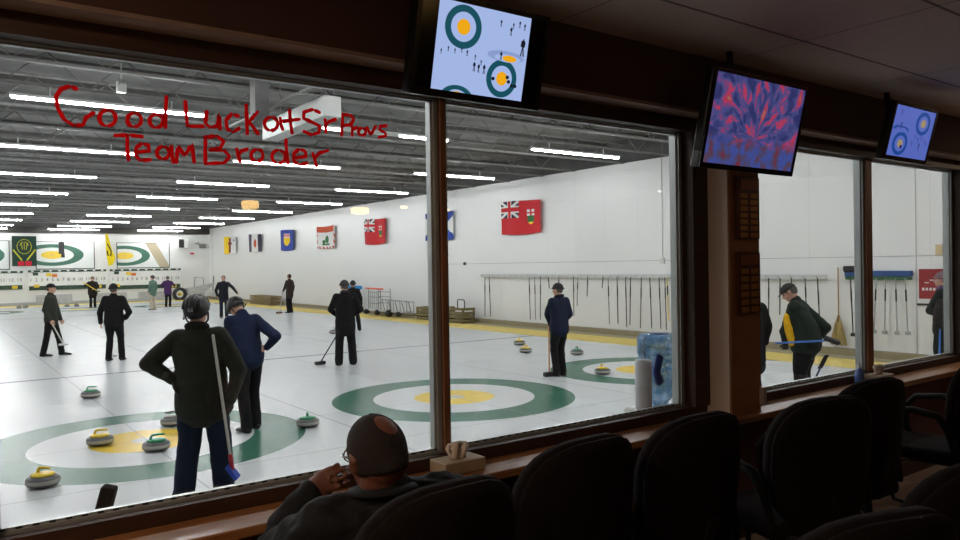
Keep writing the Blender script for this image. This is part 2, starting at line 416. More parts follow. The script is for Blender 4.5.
mxx = nt.nodes.new('ShaderNodeMixShader'); nt.links.new(fr.outputs[0], mxx.inputs[0]); nt.links.new(tr.outputs[0], mxx.inputs[1]); nt.links.new(gs.outputs[0], mxx.inputs[2])
nt.links.new(mxx.outputs[0], out.inputs['Surface'])
for i, (x0, x1) in enumerate(opens):
    e = bpy.data.objects.new('window_%d' % (i + 1), None); C.objects.link(e); e['kind'] = 'structure'; e.location = ((x0 + x1) / 2, 2.7, ZB)
    hw = (x1 - x0) / 2; hh = ZT - ZB
    b = new(); th = .02
    box(b, -hw - th, -hw, -.035, .03, -.02, hh + .02); box(b, hw, hw + th, -.035, .03, -.02, hh + .02)
    box(b, -hw, hw, -.035, .03, -.02, 0); box(b, -hw, hw, -.035, .03, hh, hh + .02)
    # thin glazing bead with rubber marks along it
    box(b, -hw, hw, -.022, -.004, 0, .008); box(b, -hw, hw, -.022, -.004, hh - .008, hh)
    box(b, -hw, -hw + .008, -.022, -.004, 0, hh); box(b, hw - .012, hw, -.022, -.004, 0, hh)
    obj('window_frame', b, M_alu, e)
    b = new()
    n_ = int((x1 - x0) / .045)
    for k in range(n_): box(b, -hw + k * .045, -hw + k * .045 + .018, -.0245, -.0222, .001, .007)
    obj('glazing_gasket', b, M_black, e)
    b = new(); box(b, -hw, hw, -.003, .003, 0, hh); obj('glass_pane', b, gl, e)
# counter along the window
b = new(); box(b, -3.5, 9.5, 2.42, 2.62, 1.13, 1.165); bevel(b, .006, 2)
o = obj('counter_ledge', b, M_counter); tag(o, 'long varnished wooden ledge running under the lounge windows', 'counter')
b = new(); box(b, -3.5, 9.5, 2.56, WY0, Lf, 1.128); struct('wall_below_counter', b, mat('maroon_wall', (74, 38, 34), .8, var=.06, bump=.1))
b = new(); box(b, -3.5, 9.5, 2.545, 2.56, Lf, Lf + .1); struct('baseboard_front', b, M_brown)
# pillar between second and third window
b = new(); box(b, 3.46, 3.735, 2.475, WY0, 1.166, 2.775); struct('wall_pillar', b, M_wallt)
b = new(); box(b, 3.468, 3.735, 2.468, 2.475, 1.166, 2.775); struct('trim_54', b, mat('brown_pillar_face', (146, 98, 62), .7, var=.06))
def plaque(zc, rows_, label):
    t = thing('plaque', label, 'plaque', (3.615, 2.468, zc), 0, 'wall plaques on the pillar')
    b = new(); box(b, -.105, .105, -.018, 0, -.17, .17); bevel(b, .005, 1); obj('backboard', b, wood('plaque_wood', (70, 36, 16), (96, 54, 26), 3, .35, 2), t)
    gm = mat('brass_plate', (178, 132, 62), .35, .5, var=.12)
    b = new(); box(b, -.075, .085, -.021, -.018, .1, .155); obj('header_plate', b, mat('header_brown', (140, 84, 40), .4, .3), t)
    for i in range(rows_):
        for x in (-.075, .015):
            b = new(); z = .08 - i * .25 / rows_; box(b, x, x + .066, -.021, -.018, z - .17 / rows_, z); obj('name_plate', b, gm, t)
plaque(2.29, 7, 'upper dark wooden wall plaque with many small brass name plates on the pillar')
plaque(1.88, 6, 'lower wooden wall plaque with broad header and brass name plates on the pillar')
b = new(); box(b, 3.715, 3.75, 2.44, 2.468, 1.20, 1.30); bevel(b, .004, 1); tag(obj('wall_box', b, mat('beige_box', (170, 160, 148), .5)), 'small pale metal box low on the pillar corner above the ledge', 'wall box')

# pendants behind the camera that mirror in the glass
M_shade = emis('lamp_glow', (255, 200, 120), 14.0)
def pendant(x, y, z, w_, h_, label, sm):
    t = thing('pendant_lamp', label, 'lamp', (x, y, z), 0, 'warm pendant lamps in the lounge')
    b = new(); lathe(b, [(w_ * .8, -h_ / 2), (w_, -h_ / 2 + .01), (w_, h_ / 2 - .01), (w_ * .8, h_ / 2)], seg=20); obj('lamp_shade', b, sm, t)
    b = new(); tube(b, [(0, 0, h_ / 2), (0, 0, Lc - z)], .006, 6); obj('cord', b, M_black, t)
pendant(2.664, -2.2, 2.652, .085, .085, 'drum pendant lamp nearest the left side of the lounge back row', M_shade)
pendant(3.91, -2.2, 2.63, .1, .07, 'second drum pendant lamp of the lounge back row', M_shade)
pendant(4.95, -3.0, 2.76, .05, .035, 'small pendant lamp deep in the lounge beside the drum lamps', emis('lamp_glow2', (255, 214, 150), 14.))
pendant(5.6, -3.0, 2.74, .05, .035, 'small pendant lamp deep in the lounge on the right', emis('lamp_glow2', (255, 214, 150), 14.))
pendant(8.2, -1.5, 2.98, .07, .03, 'bright flush ceiling lamp at the right end of the lounge', emis('lamp_bright', (255, 248, 236), 16.))
M_fill = emis('fill_glow', (255, 222, 190), 210.0)  # lamps added out of view to brighten the dim lounge
for x, y, lab in ((-2.4, 1.35, 'added unseen fill lamp far left in the lounge'), (-.6, 1.3, 'added unseen fill lamp above the left window'), (-1.5, .2, 'added unseen fill lamp in the left part of the lounge'), (8.7, 1.6, 'added unseen fill lamp at the far right of the lounge')):
    t = thing('fill_lamp', lab, 'lamp', (x, y, Lc), 0, 'added unseen fill lamps in the lounge')
    b = new(); lathe(b, [(.10, -.02), (.115, -.02), (.115, 0), (.10, 0)], seg=24); obj('lamp_rim', b, M_hous, t)
    b = new(); lathe(b, [(.098, -.024), (.098, -.019)], seg=20); obj('diffuser', b, M_fill, t)
t = thing('exit_sign', 'red glowing exit sign near the ceiling at the right end of the lounge', 'sign', (9.42, -1.6, 2.86), PI / 2)
b = new(); box(b, -.17, .17, -.03, .03, -.1, .1); obj('sign_case', b, M_white, t)
text_mesh('sign_letters', 'EXIT', .15, emis('exit_red', (255, 40, 20), 6.), t, Matrix.Translation((0, .034, 0)) @ Matrix.Rotation(PI, 4, 'Z') @ Matrix.Rotation(PI / 2, 4, 'X'))

# ---------------------------------------------------------------- painted message on the glass
M_paint = mat('red_window_paint', (225, 24, 36), .7, var=.3, scale=60)
nt = M_paint.node_tree; tl = nt.nodes.new('ShaderNodeBsdfTranslucent'); tl.inputs[0].default_value = s2l((235, 30, 44)); ms_ = nt.nodes.new('ShaderNodeMixShader'); ms_.inputs[0].default_value = .7
nt.links.new(nt.nodes['Principled BSDF'].outputs[0], ms_.inputs[1]); nt.links.new(tl.outputs[0], ms_.inputs[2]); nt.links.new(ms_.outputs[0], nt.nodes['Material Output'].inputs['Surface'])
S1=[[(0.389,2.585),(0.371,2.591),(0.347,2.578),(0.333,2.553),(0.337,2.518),(0.354,2.484),(0.383,2.466),(0.408,2.472),(0.416,2.495),(0.438,2.513)],[(0.497,2.522),(0.502,2.513),(0.504,2.501),(0.5,2.489),(0.492,2.48),(0.482,2.475),(0.471,2.475),(0.462,2.48),(0.456,2.49),(0.455,2.501),(0.459,2.513),(0.466,2.522),(0.477,2.527),(0.487,2.527),(0.497,2.522)],[(0.576,2.521),(0.581,2.513),(0.582,2.503),(0.579,2.493),(0.572,2.485),(0.563,2.48),(0.553,2.48),(0.545,2.485),(0.54,2.493),(0.539,2.503),(0.542,2.513),(0.549,2.521),(0.558,2.526),(0.568,2.526),(0.576,2.521)],[(0.645,2.524),(0.65,2.516),(0.651,2.506),(0.647,2.496),(0.641,2.489),(0.632,2.484),(0.622,2.484),(0.614,2.489),(0.609,2.497),(0.608,2.507),(0.611,2.516),(0.618,2.524),(0.627,2.529),(0.636,2.529),(0.645,2.524)],[(0.663,2.592),(0.659,2.541),(0.658,2.488)],[(0.725,2.582),(0.727,2.539),(0.73,2.498),(0.783,2.503)],[(0.797,2.555),(0.791,2.516),(0.808,2.5),(0.832,2.509),(0.84,2.551),(0.842,2.501)],[(0.906,2.552),(0.884,2.557),(0.863,2.532),(0.867,2.501),(0.887,2.492),(0.91,2.508)],[(0.937,2.593),(0.938,2.544),(0.939,2.492)],[(0.98,2.575),(0.947,2.536),(0.978,2.496)],[(1.047,2.555),(1.053,2.546),(1.054,2.536),(1.05,2.525),(1.042,2.516),(1.031,2.511),(1.02,2.511),(1.011,2.516),(1.005,2.525),(1.003,2.535),(1.007,2.546),(1.015,2.555),(1.026,2.56),(1.037,2.56),(1.047,2.555)],[(1.064,2.561),(1.066,2.538),(1.073,2.519)],[(1.101,2.593),(1.103,2.551),(1.109,2.51)],[(1.077,2.55),(1.14,2.564)],[(1.221,2.598),(1.194,2.607),(1.158,2.593),(1.156,2.569),(1.188,2.558),(1.22,2.547),(1.218,2.521),(1.187,2.509),(1.157,2.519)],[(1.244,2.572),(1.246,2.525)],[(1.246,2.549),(1.26,2.567),(1.286,2.578)],[(1.319,2.602),(1.316,2.563),(1.312,2.518)],[(1.319,2.6),(1.351,2.602),(1.367,2.587),(1.353,2.565),(1.318,2.556)],[(1.358,2.557),(1.358,2.522)],[(1.358,2.542),(1.379,2.556)],[(1.413,2.552),(1.417,2.547),(1.418,2.54),(1.415,2.534),(1.41,2.529),(1.403,2.526),(1.396,2.526),(1.389,2.528),(1.385,2.534),(1.385,2.54),(1.387,2.547),(1.392,2.552),(1.399,2.555),(1.407,2.555),(1.413,2.552)],[(1.424,2.56),(1.44,2.53),(1.462,2.566)],[(1.512,2.575),(1.483,2.57),(1.48,2.555),(1.506,2.546),(1.509,2.533),(1.477,2.525)]]
S2=[[(0.501,2.446),(0.541,2.451),(0.583,2.45)],[(0.538,2.45),(0.537,2.408),(0.54,2.369)],[(0.565,2.396),(0.605,2.404),(0.602,2.422),(0.582,2.427),(0.565,2.411),(0.562,2.386),(0.577,2.368),(0.607,2.374)],[(0.663,2.417),(0.668,2.409),(0.669,2.4),(0.666,2.391),(0.66,2.383),(0.651,2.38),(0.642,2.38),(0.635,2.384),(0.63,2.392),(0.629,2.401),(0.632,2.41),(0.638,2.417),(0.647,2.421),(0.656,2.421),(0.663,2.417)],[(0.676,2.424),(0.677,2.398),(0.682,2.371)],[(0.691,2.372),(0.698,2.428),(0.72,2.395),(0.744,2.438),(0.751,2.376)],[(0.791,2.468),(0.789,2.42),(0.789,2.374)],[(0.788,2.465),(0.83,2.474),(0.854,2.456),(0.842,2.433),(0.807,2.423)],[(0.807,2.423),(0.855,2.425),(0.874,2.404),(0.854,2.38),(0.789,2.373)],[(0.9,2.433),(0.904,2.411),(0.91,2.391)],[(0.906,2.413),(0.919,2.428),(0.938,2.435)],[(0.99,2.433),(0.995,2.425),(0.996,2.415),(0.993,2.406),(0.986,2.398),(0.976,2.394),(0.967,2.395),(0.958,2.399),(0.953,2.407),(0.952,2.416),(0.955,2.426),(0.962,2.433),(0.972,2.437),(0.981,2.437),(0.99,2.433)],[(1.074,2.435),(1.08,2.427),(1.081,2.416),(1.077,2.405),(1.069,2.396),(1.058,2.392),(1.046,2.392),(1.037,2.397),(1.031,2.406),(1.029,2.417),(1.033,2.427),(1.041,2.436),(1.052,2.441),(1.064,2.44),(1.073,2.435)],[(1.085,2.482),(1.086,2.438),(1.091,2.395)],[(1.111,2.415),(1.163,2.425),(1.16,2.446),(1.136,2.451),(1.116,2.435),(1.113,2.407),(1.133,2.39),(1.167,2.4)],[(1.191,2.439),(1.197,2.418),(1.205,2.393)],[(1.199,2.421),(1.216,2.441),(1.253,2.455)]]
t = thing('painted_message', 'red hand-painted good luck message across the top of the left window', 'writing', (0, 2.694, 0))
for S in (S1, S2):
    b = new()
    for st in S:
        q = []
        for (ax, az), (bx_, bz) in zip(st[:-1], st[1:]):
            n_ = max(1, int(math.hypot(bx_ - ax, bz - az) / .008))
            for k in range(n_): q.append((ax + (bx_ - ax) * k / n_, az + (bz - az) * k / n_))
        q.append(st[-1])
        tube(b, [(x, 0, z) for x, z in q], [.0066 + .0026 * noise.noise(Vector((x * 60, z * 60, 3))) for x, z in q], 6)
    bmesh.ops.scale(b, vec=(1, .2, 1), verts=b.verts)
    obj('text_line', b, M_paint, t)
# ================================================================== PEOPLE
M_skin = mat('skin', (196, 150, 128), .55, var=.08, scale=20)
M_skin2 = mat('skin_tan', (150, 100, 78), .5, var=.12, scale=18)
M_hair_grey = mat('grey_hair', (84, 80, 76), .9, var=.25, scale=60, bump=.5, bscale=120)
M_hair_dark = mat('dark_hair', (34, 28, 26), .85, var=.3, scale=60, bump=.5, bscale=150)
M_shoe = mat('black_shoe', (20, 20, 21), .5)
M_eye = mat('dark_eye', (24, 20, 18), .2)
def cloth(name, rgb, rough=.85): return mat(name, rgb, rough, var=.16, scale=9, bump=.35, bscale=45, spec=.25)
IMG_R = Vector((.807, -.5906, 0)); IMG_A = Vector((.5906, .807, 0))
def rotx(a): return Matrix.Rotation(a, 3, 'X')
def hand(bm, w, d, n, side, curl=.5, s=1.0, fat=1.0, seg=7):
    """palm + four unequal bent fingers + thumb. w wrist, d direction, n palm normal, side=+1 thumb towards d x n"""
    d = Vector(d).normalized(); n = Vector(n); n = (n - d * n.dot(d)).normalized(); x = d.cross(n) * side
    w = Vector(w); L = .088 * s
    tube(bm, [w - d * .02 * s, w + d * .02 * s, w + d * L * .55, w + d * L * .95], [(.026 * s, .019 * s), (.031 * s, .017 * s), (.040 * s, .015 * s), (.038 * s, .012 * s)], 10, ref=x)
    for i, (off, ln) in enumerate(((.030, .072), (.0105, .082), (-.0095, .076), (-.029, .060))):
        p = w + d * L * .88 + x * off * s; dd = (d + x * off * 2.2).normalized(); pts = [p - dd * .02 * s, p]; a = curl * .55
        for k, fr_ in enumerate((.42, .32, .26)):
            dr = dd * math.cos(a) + n * math.sin(a); p = p + dr * ln * fr_ * s; pts.append(p); a += curl * (.95 if k == 0 else .8)
        r = .0088 * s * fat; tube(bm, pts, [r * 1.1, r * 1.08, r, r * .92, r * .8], seg)
    p = w + d * L * .25 + x * .028 * s; d1 = (d * .62 + x * .62 + n * .25).normalized(); d2 = (d * .88 + x * .12 + n * .45).normalized()
    tube(bm, [p - d1 * .02 * s, p, p + d1 * .038 * s, p + d1 * .038 * s + d2 * .032 * s, p + d1 * .038 * s + d2 * .055 * s], [.014 * s, .0135 * s, .0115 * s * fat, .0105 * s * fat, .0085 * s * fat], seg)
def spine_fn(lean, side, twist, piv=.95):
    R = Matrix.Rotation(twist, 3, 'Z') @ Matrix.Rotation(side, 3, 'Y') @ Matrix.Rotation(-lean, 3, 'X')
    def U(v):
        v = Vector(v); k = max(0, min(1, (v.z - piv + .12) / .3)); p = Vector((0, 0, piv)); q = p + R @ (v - p)
        return v.lerp(q, k)
    return U, R
def head_geo(bm, c, R, s=1.0):
    """skull, jaw, nose, brow, lips, ears in the head frame (y forward)"""
    def P(x, y, z): return c + R @ Vector((x * s, y * s, z * s))
    ball(bm, P(0, -.012, .018), (.077 * s, .096 * s, .098 * s), R, 20)
    ball(bm, P(0, .028, -.045), (.058 * s, .062 * s, .062 * s), R, 16)
    ball(bm, P(0, .058, -.085), (.03 * s, .026 * s, .022 * s), R, 12)
    tube(bm, [P(0, .082, .018), P(0, .1, -.012), P(0, .104, -.028)], [.011 * s, .013 * s, .016 * s], 8)
    tube(bm, [P(-.045, .07, .03), P(0, .086, .034), P(.045, .07, .03)], .011 * s, 8)
    tube(bm, [P(-.024, .078, -.058), P(0, .088, -.057), P(.024, .078, -.058)], .008 * s, 8)
    tube(bm, [P(-.02, .077, -.068), P(0, .085, -.069), P(.02, .077, -.068)], .008 * s, 8)
    for k in (-1, 1):
        tube(bm, [P(k * .074, -.005, .025), P(k * .084, -.016, .008), P(k * .078, -.008, -.026)], [(.014 * s, .008 * s), (.018 * s, .008 * s), (.01 * s, .007 * s)], 8, ref=R @ Vector((0, 1, 0)))
        ball(bm, P(k * .045, .045, -.02), (.024 * s, .022 * s, .024 * s), R, 10)
    return P
def dome(bm, c, R, r, cut, off=(0, 0, 0), slope=0., seg=28):
    vs = ball(bm, (0, 0, 0), r, None, seg)
    for v in vs:
        lim = cut + slope * v.co.y
        if v.co.z < lim:
            v.co.z = lim; v.co.x *= .96; v.co.y *= .96
    T = Matrix.Translation(c) @ R.to_4x4() @ Matrix.Translation(off)
    bmesh.ops.transform(bm, matrix=T, verts=vs)
def person(label, x, y, az, H=1.75, jacket=None, trousers=None, gloves=None, hat=('toque', None), shoes=None, skin=None,
           lean=0., side=0., twist=0., head=(0., 0., 0.), hem=.80, bulk=1.0, larm=None, rarm=None, lleg=(-.105, 0.), rleg=(.105, 0.),
           voxel=.012, collar=None, img=True, lcurl=.5, rcurl=.5, seat=None, group=None, fold=.006, bell=1.0, drop=0., lhd=None, rhd=None):
    """az = compass azimuth faced (deg from +Y towards +X). arm points: (image right, away, z) when img"""
    s = H / 1.75; rz = -math.radians(az)
    t = thing('person', label, 'person', (x, y, 0 if seat is None else seat), rz, group)
    Ri = Matrix.Rotation(-rz, 3, 'Z')
    def A(p):
        p = Vector(p)
        if img: v = Ri @ (IMG_R * p.x + IMG_A * p.y); return Vector((v.x / s, v.y / s, p.z / s))
        return p / s
    U, R = spine_fn(lean, side, twist)
    sc_ = Matrix.Diagonal((s, s, s))
    pelvis = Vector((0, 0, .93 - drop)); dz = Vector((0, 0, -drop))
    UU = lambda v: U(v) + dz
    shl, shr = UU((-.17, 0, 1.385)), UU((.17, 0, 1.385))
    le, lw = (A(larm[0]), A(larm[1])) if larm else (UU((-.26, -.02, 1.14)), UU((-.27, .05, .9)))
    re, rw = (A(rarm[0]), A(rarm[1])) if rarm else (UU((.26, -.02, 1.14)), UU((.27, .05, .9)))
    Rh = R @ Matrix.Rotation(head[0], 3, 'Z') @ Matrix.Rotation(head[1], 3, 'Y') @ Matrix.Rotation(-head[2], 3, 'X')
    nb = UU((0, -.01, 1.455)); hc = UU((0, .0, 1.505)) + Rh @ Vector((0, .016, .092))
    legs = []
    for k, lg in ((-1, lleg), (1, rleg)):
        hip = Vector((k * .09, 0, .9 - drop)); an = Vector((lg[0], lg[1], .085)) if len(lg) == 2 else Vector(lg)
        mid = (hip + an) / 2; L_ = (hip - an).length; bend = math.sqrt(max(0, .205 ** 2 * 4 - 0) * 0 + max(0, (.41 ** 2 - (L_ / 2) ** 2)))
        kn = mid + Vector((0, min(bend, .25) + .01, .02)); legs.append((hip, kn, an))
    def fin(bm, nm, m, vx, sm=3, fo=0.):
        bmesh.ops.transform(bm, matrix=sc_.to_4x4(), verts=bm.verts)
        return remesh(nm, bm, m, t, vx, sm, fo, 7., random.random() * 9)
    # --- body: one continuous skin mesh
    b = new(); sk = skin or M_skin
    P = head_geo(b, hc, Rh)
    tube(b, [UU((0, -.01, 1.38)), nb, hc + Rh @ Vector((0, -.012, -.06))], [.066, .058, .056], 12)
    tube(b, [pelvis - Vector((0, 0, .05)), UU((0, 0, 1.08)), UU((0, 0, 1.25)), UU((0, 0, 1.39))], [(.13, .09), (.125, .09), (.145, .1), (.12, .07)], 14)
    for q in ((shl, le, lw), (shr, re, rw)):
        limb(b, [UU((0, 0, 1.38)), q[0], q[1], q[2]], [.05, .05, .04, .027], 10)
    for hip, kn, an in legs:
        limb(b, [pelvis, hip, kn, an], [.08, .082, .056, .038], 10)
        tube(b, [an, an + Vector((0, .05, -.04)), an + Vector((0, .15, -.055))], [.035, .035, .025], 8)
    ld = Vector(lhd) if lhd else (lw - le).normalized(); rd = Vector(rhd) if rhd else (rw - re).normalized()
    ln = Vector((1, .3, 0)) if abs(ld.x) < .8 else Vector((0, .3, -1)); rn = Vector((-1, .3, 0)) if abs(rd.x) < .8 else Vector((0, .3, -1))
    if not gloves:
        hand(b, lw, ld, ln, -1, lcurl); hand(b, rw, rd, rn, 1, rcurl)
    fin(b, 'body', sk, voxel * (.75 if voxel > .009 else 1), 2)
    if gloves:
        for (w_, d_, n_, sd, cu) in ((lw, ld, ln, -1, lcurl), (rw, rd, rn, 1, rcurl)):
            b = new(); hand(b, w_, d_, n_, sd, cu, 1.06, 1.2); tube(b, [w_ - d_ * .06, w_], [.036, .034], 10)
            fin(b, 'glove', gloves, .008 if voxel < .02 else .011, 2)
    for k in (-1, 1):
        b = new(); ball(b, P(k * .03, .072, .012), .0125, None, 10); bmesh.ops.transform(b, matrix=sc_.to_4x4(), verts=b.verts); obj('eye', b, M_eye, t)
    # --- trousers
    b = new(); tm = trousers or cloth('black_trousers', (17, 17, 20))
    tube(b, [pelvis + Vector((0, 0, .12)), pelvis + Vector((0, 0, .0)), pelvis - Vector((0, 0, .08))], [(.16 * bulk, .115), (.175 * bulk, .125), (.16 * bulk, .11)], 16)
    for hip, kn, an in legs:
        tube(b, [pelvis - Vector((0, 0, .03)), hip, hip.lerp(kn, .5), kn, kn.lerp(an, .5), an + Vector((0, -.01, -.02))],
             [.09, .098 * bulk, .09 * bulk, .074 * bell, .072 * bell, .07 * bell], 12)
    fin(b, 'trousers', tm, voxel, 3, fold)
    for (hip, kn, an) in legs:
        b = new()
        tube(b, [an + Vector((0, -.055, -.045)), an + Vector((0, .02, -.04)), an + Vector((0, .11, -.052)), an + Vector((0, .185, -.06))], [(.038, .036), (.043, .042), (.048, .03), (.04, .022)], 12, ref=(1, 0, 0))
        fin(b, 'shoe', shoes or M_shoe, max(voxel * .8, .008), 2)
    # --- jacket
    b = new(); jm = jacket
    hz = hem - drop if hem < .95 else hem
    if hem < .93: lo = [Vector((0, 0, hem - drop)), Vector((0, 0, (hem + .97) / 2 - drop)), UU((0, 0, 1.0))]; lr = [(.19 * bulk, .15 * bulk), (.19 * bulk, .148 * bulk), (.183 * bulk, .14 * bulk)]
    else: lo = [UU((0, 0, .96)), UU((0, 0, 1.02))]; lr = [(.178 * bulk, .135 * bulk), (.18 * bulk, .138 * bulk)]
    Rx = R @ Vector((1, 0, 0))
    tube(b, lo + [UU((0, 0, 1.12)), UU((0, 0, 1.26)), UU((0, 0, 1.36)), UU((0, -.005, 1.425)), UU((0, -.005, 1.47))],
         lr + [(.178 * bulk, .135 * bulk), (.195 * bulk, .135), (.185 * bulk, .12), (.125, .085), (.075, .07)], 22, ref=Rx)
    for q in ((shl, le, lw), (shr, re, rw)):
        dw = (q[2] - q[1]).normalized()
        k_ = bulk ** .6
        limb(b, [UU((0, 0, 1.35)), q[0], q[1], q[2] - dw * .01], [.1, .076 * k_, .062 * k_, .046], 14)
        tube(b, [nb - Vector((0, 0, .03)), nb.lerp(q[0], .55) - Vector((0, 0, .018)), q[0]], [.055, .06, .066 * k_], 12)
    fin(b, 'jacket', jm, voxel, 4, fold)
    if collar:
        b = new(); pts = []
        cc = UU((0, -.005, 1.475))
        for k in range(14): a = 2 * PI * k / 14; pts.append(cc + R @ Vector((.078 * math.cos(a), .074 * math.sin(a), -.02 * math.sin(a))))
        tube(b, pts, (.03, .022), 8, ref=(0, 0, 1), closed=True)
        bmesh.ops.transform(b, matrix=sc_.to_4x4(), verts=b.verts); obj('collar', b, collar, t)
    # --- headwear / hair
    kind, hm = hat
    def F_(bm, nm, m): bmesh.ops.transform(bm, matrix=sc_.to_4x4(), verts=bm.verts); return obj(nm, bm, m, t)
    if kind in ('hair', 'cap', 'toque', 'helmet'):
        b = new(); dome(b, hc, Rh, (.082, .099, .1), -.055 if kind == 'hair' else -.04, (0, -.018, .018), .75, 22)
        F_(b, 'hair', M_hair_dark if kind == 'hair' and hm is None else (hm if kind == 'hair' else M_hair_grey))
    if kind == 'toque':
        b = new(); dome(b, hc, Rh, (.098, .112, .118), -.0, (0, -.012, .02), .12)
        pts = [hc + Rh @ Vector((.093 * math.cos(2 * PI * k / 20), -.012 + .108 * math.sin(2 * PI * k / 20), .028 + .013 * math.sin(2 * PI * k / 20))) for k in range(20)]
        tube(b, pts, (.012, .022), 8, ref=(0, 0, 1), closed=True)
        F_(b, 'hat', hm)
    if kind == 'cap':
        b = new(); dome(b, hc, Rh, (.09, .108, .1), .005, (0, -.01, .028), -.05)
        q = []
        for k in range(9): a = PI * (k / 8) ; q.append(hc + Rh @ Vector((.075 * math.cos(a), .07 + .085 * math.sin(a), .042 - .015 * math.sin(a))))
        for k in range(8, -1, -1): a = PI * (k / 8); q.append(hc + Rh @ Vector((.072 * math.cos(a), .05, .046)))
        poly(b, q, 0, tuple(Rh @ Vector((0, 0, .006)))); F_(b, 'cap', hm)
    if kind == 'helmet':
        b = new(); dome(b, hc, Rh, (.104, .126, .115), -.035, (0, -.012, .028), .42); F_(b, 'helmet', hm)
        b = new()
        for xo in (-.07, -.035, .0, .035, .07):
            pts = [hc + Rh @ Vector((xo * (1 - .1 * abs(math.sin(a))), -.012 + .128 * math.cos(a) * math.sqrt(1 - (xo / .115) ** 2), .028 + .120 * math.sin(a) * math.sqrt(1 - (xo / .115) ** 2))) for a in [PI * (.08 + .075 * k) for k in range(13)]]
            tube(b, pts, (.013, .008), 6, ref=Rh @ Vector((1, 0, 0)))
        F_(b, 'helmet_rib', mat('helmet_grey', (40, 41, 42), .35))
        b = new()
        for k in (-1, 1): tube(b, [hc + Rh @ Vector((k * .1, -.02, -.01)), hc + Rh @ Vector((k * .088, -.0, -.07)), hc + Rh @ Vector((k * .03, .045, -.115))], (.008, .004), 6)
        tube(b, [hc + Rh @ Vector((k * .1, -.02, -.01)) for k in (1,)] + [hc + Rh @ Vector((.075, -.1, -.05)), hc + Rh @ Vector((-.075, -.1, -.05)), hc + Rh @ Vector((-.1, -.02, -.01))], (.01, .006), 6)
        F_(b, 'chin_strap', M_black)
        b = new(); box(b, -.02, .02, -.143, -.134, .0, .04); bmesh.ops.transform(b, matrix=Matrix.Translation(hc) @ Rh.to_4x4(), verts=b.verts); F_(b, 'helmet_badge', mat('badge_grey', (112, 112, 112), .5))
    t['_k'] = 0; del t['_k']
    return t, lambda v: (Vector((x, y, 0 if seat is None else seat)) + Matrix.Rotation(rz, 3, 'Z') @ (Vector(v) * s)), dict(lw=lw, rw=rw, hc=hc, Rh=Rh, s=s, shl=shl, shr=shr, UU=UU, R=R)

def broom(label, top, bot, hcol, bcol, hr=.0125, headn=(0, 0, 1), wide=(1, 0, 0), group=None, head2=None, size=(.1, .032, .022), name='curling_broom'):
    top, bot = Vector(top), Vector(bot); d = (bot - top).normalized()
    t = thing(name, label, 'broom', tuple(bot), 0, group)
    b = new(); tube(b, [top - bot, -d * .03], hr, 8); obj('handle', b, hcol, t)
    W = Vector(wide).normalized(); N = Vector(headn).normalized(); Q = Matrix((W, N.cross(W), N)).transposed().to_4x4()
    b = new(); box(b, -size[0], size[0], -size[1], size[1], -size[2], size[2]); bevel(b, min(size) * .45, 2)
    bmesh.ops.transform(b, matrix=Q, verts=b.verts); o = obj('brush_head', b, bcol, t)
    if head2:
        b = new(); tube(b, [-d * .14, -d * .03], hr * 1.5, 8); obj('socket', b, head2, t)
    return t
olive = cloth('olive_jacket', (39, 41, 32)); navy = cloth('navy_jacket', (20, 32, 60)); blk = cloth('black_jacket', (16, 16, 18))
jeans = cloth('dark_jeans', (20, 30, 50)); blkT = cloth('black_trousers', (17, 17, 20))
M_whand = mat('white_handle', (196, 194, 184), .4); M_glove = cloth('grey_glove', (60, 58, 54)); M_bluepad = mat('blue_pad', (30, 70, 180), .5)

# nearest curler, olive parka, hand on hip
p, W, J = person('person in long olive parka and black helmet seen from behind, left hand on hip', 1.86, 6.56, 38, 1.80, olive, jeans, M_glove, ('helmet', M_black),
    hem=.80, bulk=1.16, larm=((-.46, .0, 1.21), (-.215, -.08, 1.08)), rarm=((.32, -.02, 1.15), (.27, -.09, .90)), lleg=(-.15, -.05), rleg=(.155, .05), voxel=.011, bell=1.25, side=-.06,
    collar=cloth('olive_collar', (30, 32, 25)), head=(0, 0, .05), rcurl=1.1, lhd=(.8, .1, -.6), fold=.008)
Wp = lambda r, a, z: Vector((1.86, 6.56, 0)) + IMG_R * r + IMG_A * a + Vector((0, 0, z))
broom('white handled broom with bright blue brush head held by the curler in the olive parka', Wp(.185, -.24, 1.46), Wp(.30, -.16, .32), M_whand, M_bluepad, .0125, headn=(.35, -.5, .5), wide=(.4, -.2, -.62), head2=mat('red_socket', (186, 40, 44), .4), size=(.07, .035, .02))

p, W, J = person('person in blue jacket and black helmet looking down with right hand on hip', 3.17, 9.18, -12, 1.74, navy, blkT, None, ('helmet', M_black),
    lean=.30, hem=.90, bulk=1.04, rarm=((.37, -.1, 1.17), (.215, .02, 1.02)), larm=((-.28, .1, 1.1), (-.2, .22, .95)), head=(.2, 0, .75), lleg=(-.10, -.08), rleg=(.11, .06), voxel=.012, rhd=(-.5, .6, -.3))
p, W, J = person('person all in black with dark cap standing with back turned on the left sheet', 3.30, 18.25, 30, 1.74, blk, blkT, None, ('toque', mat('black_cap', (20, 20, 22), .9)),
    hem=.86, bulk=1.12, larm=((-.31, .0, 1.08), (-.33, .06, .84)), rarm=((.33, .02, 1.08), (.2, .12, .93)), lleg=(-.13, 0), rleg=(.14, .05), voxel=.014)
p3 = Vector((3.30, 18.25, 0))
broom('short looking broom held low by the curler all in black', p3 + IMG_R * -.32 + IMG_A * .1 + Vector((0, 0, 1.0)), p3 + IMG_R * -.42 + IMG_A * .75 + Vector((0, 0, .03)), M_whand, M_hous)
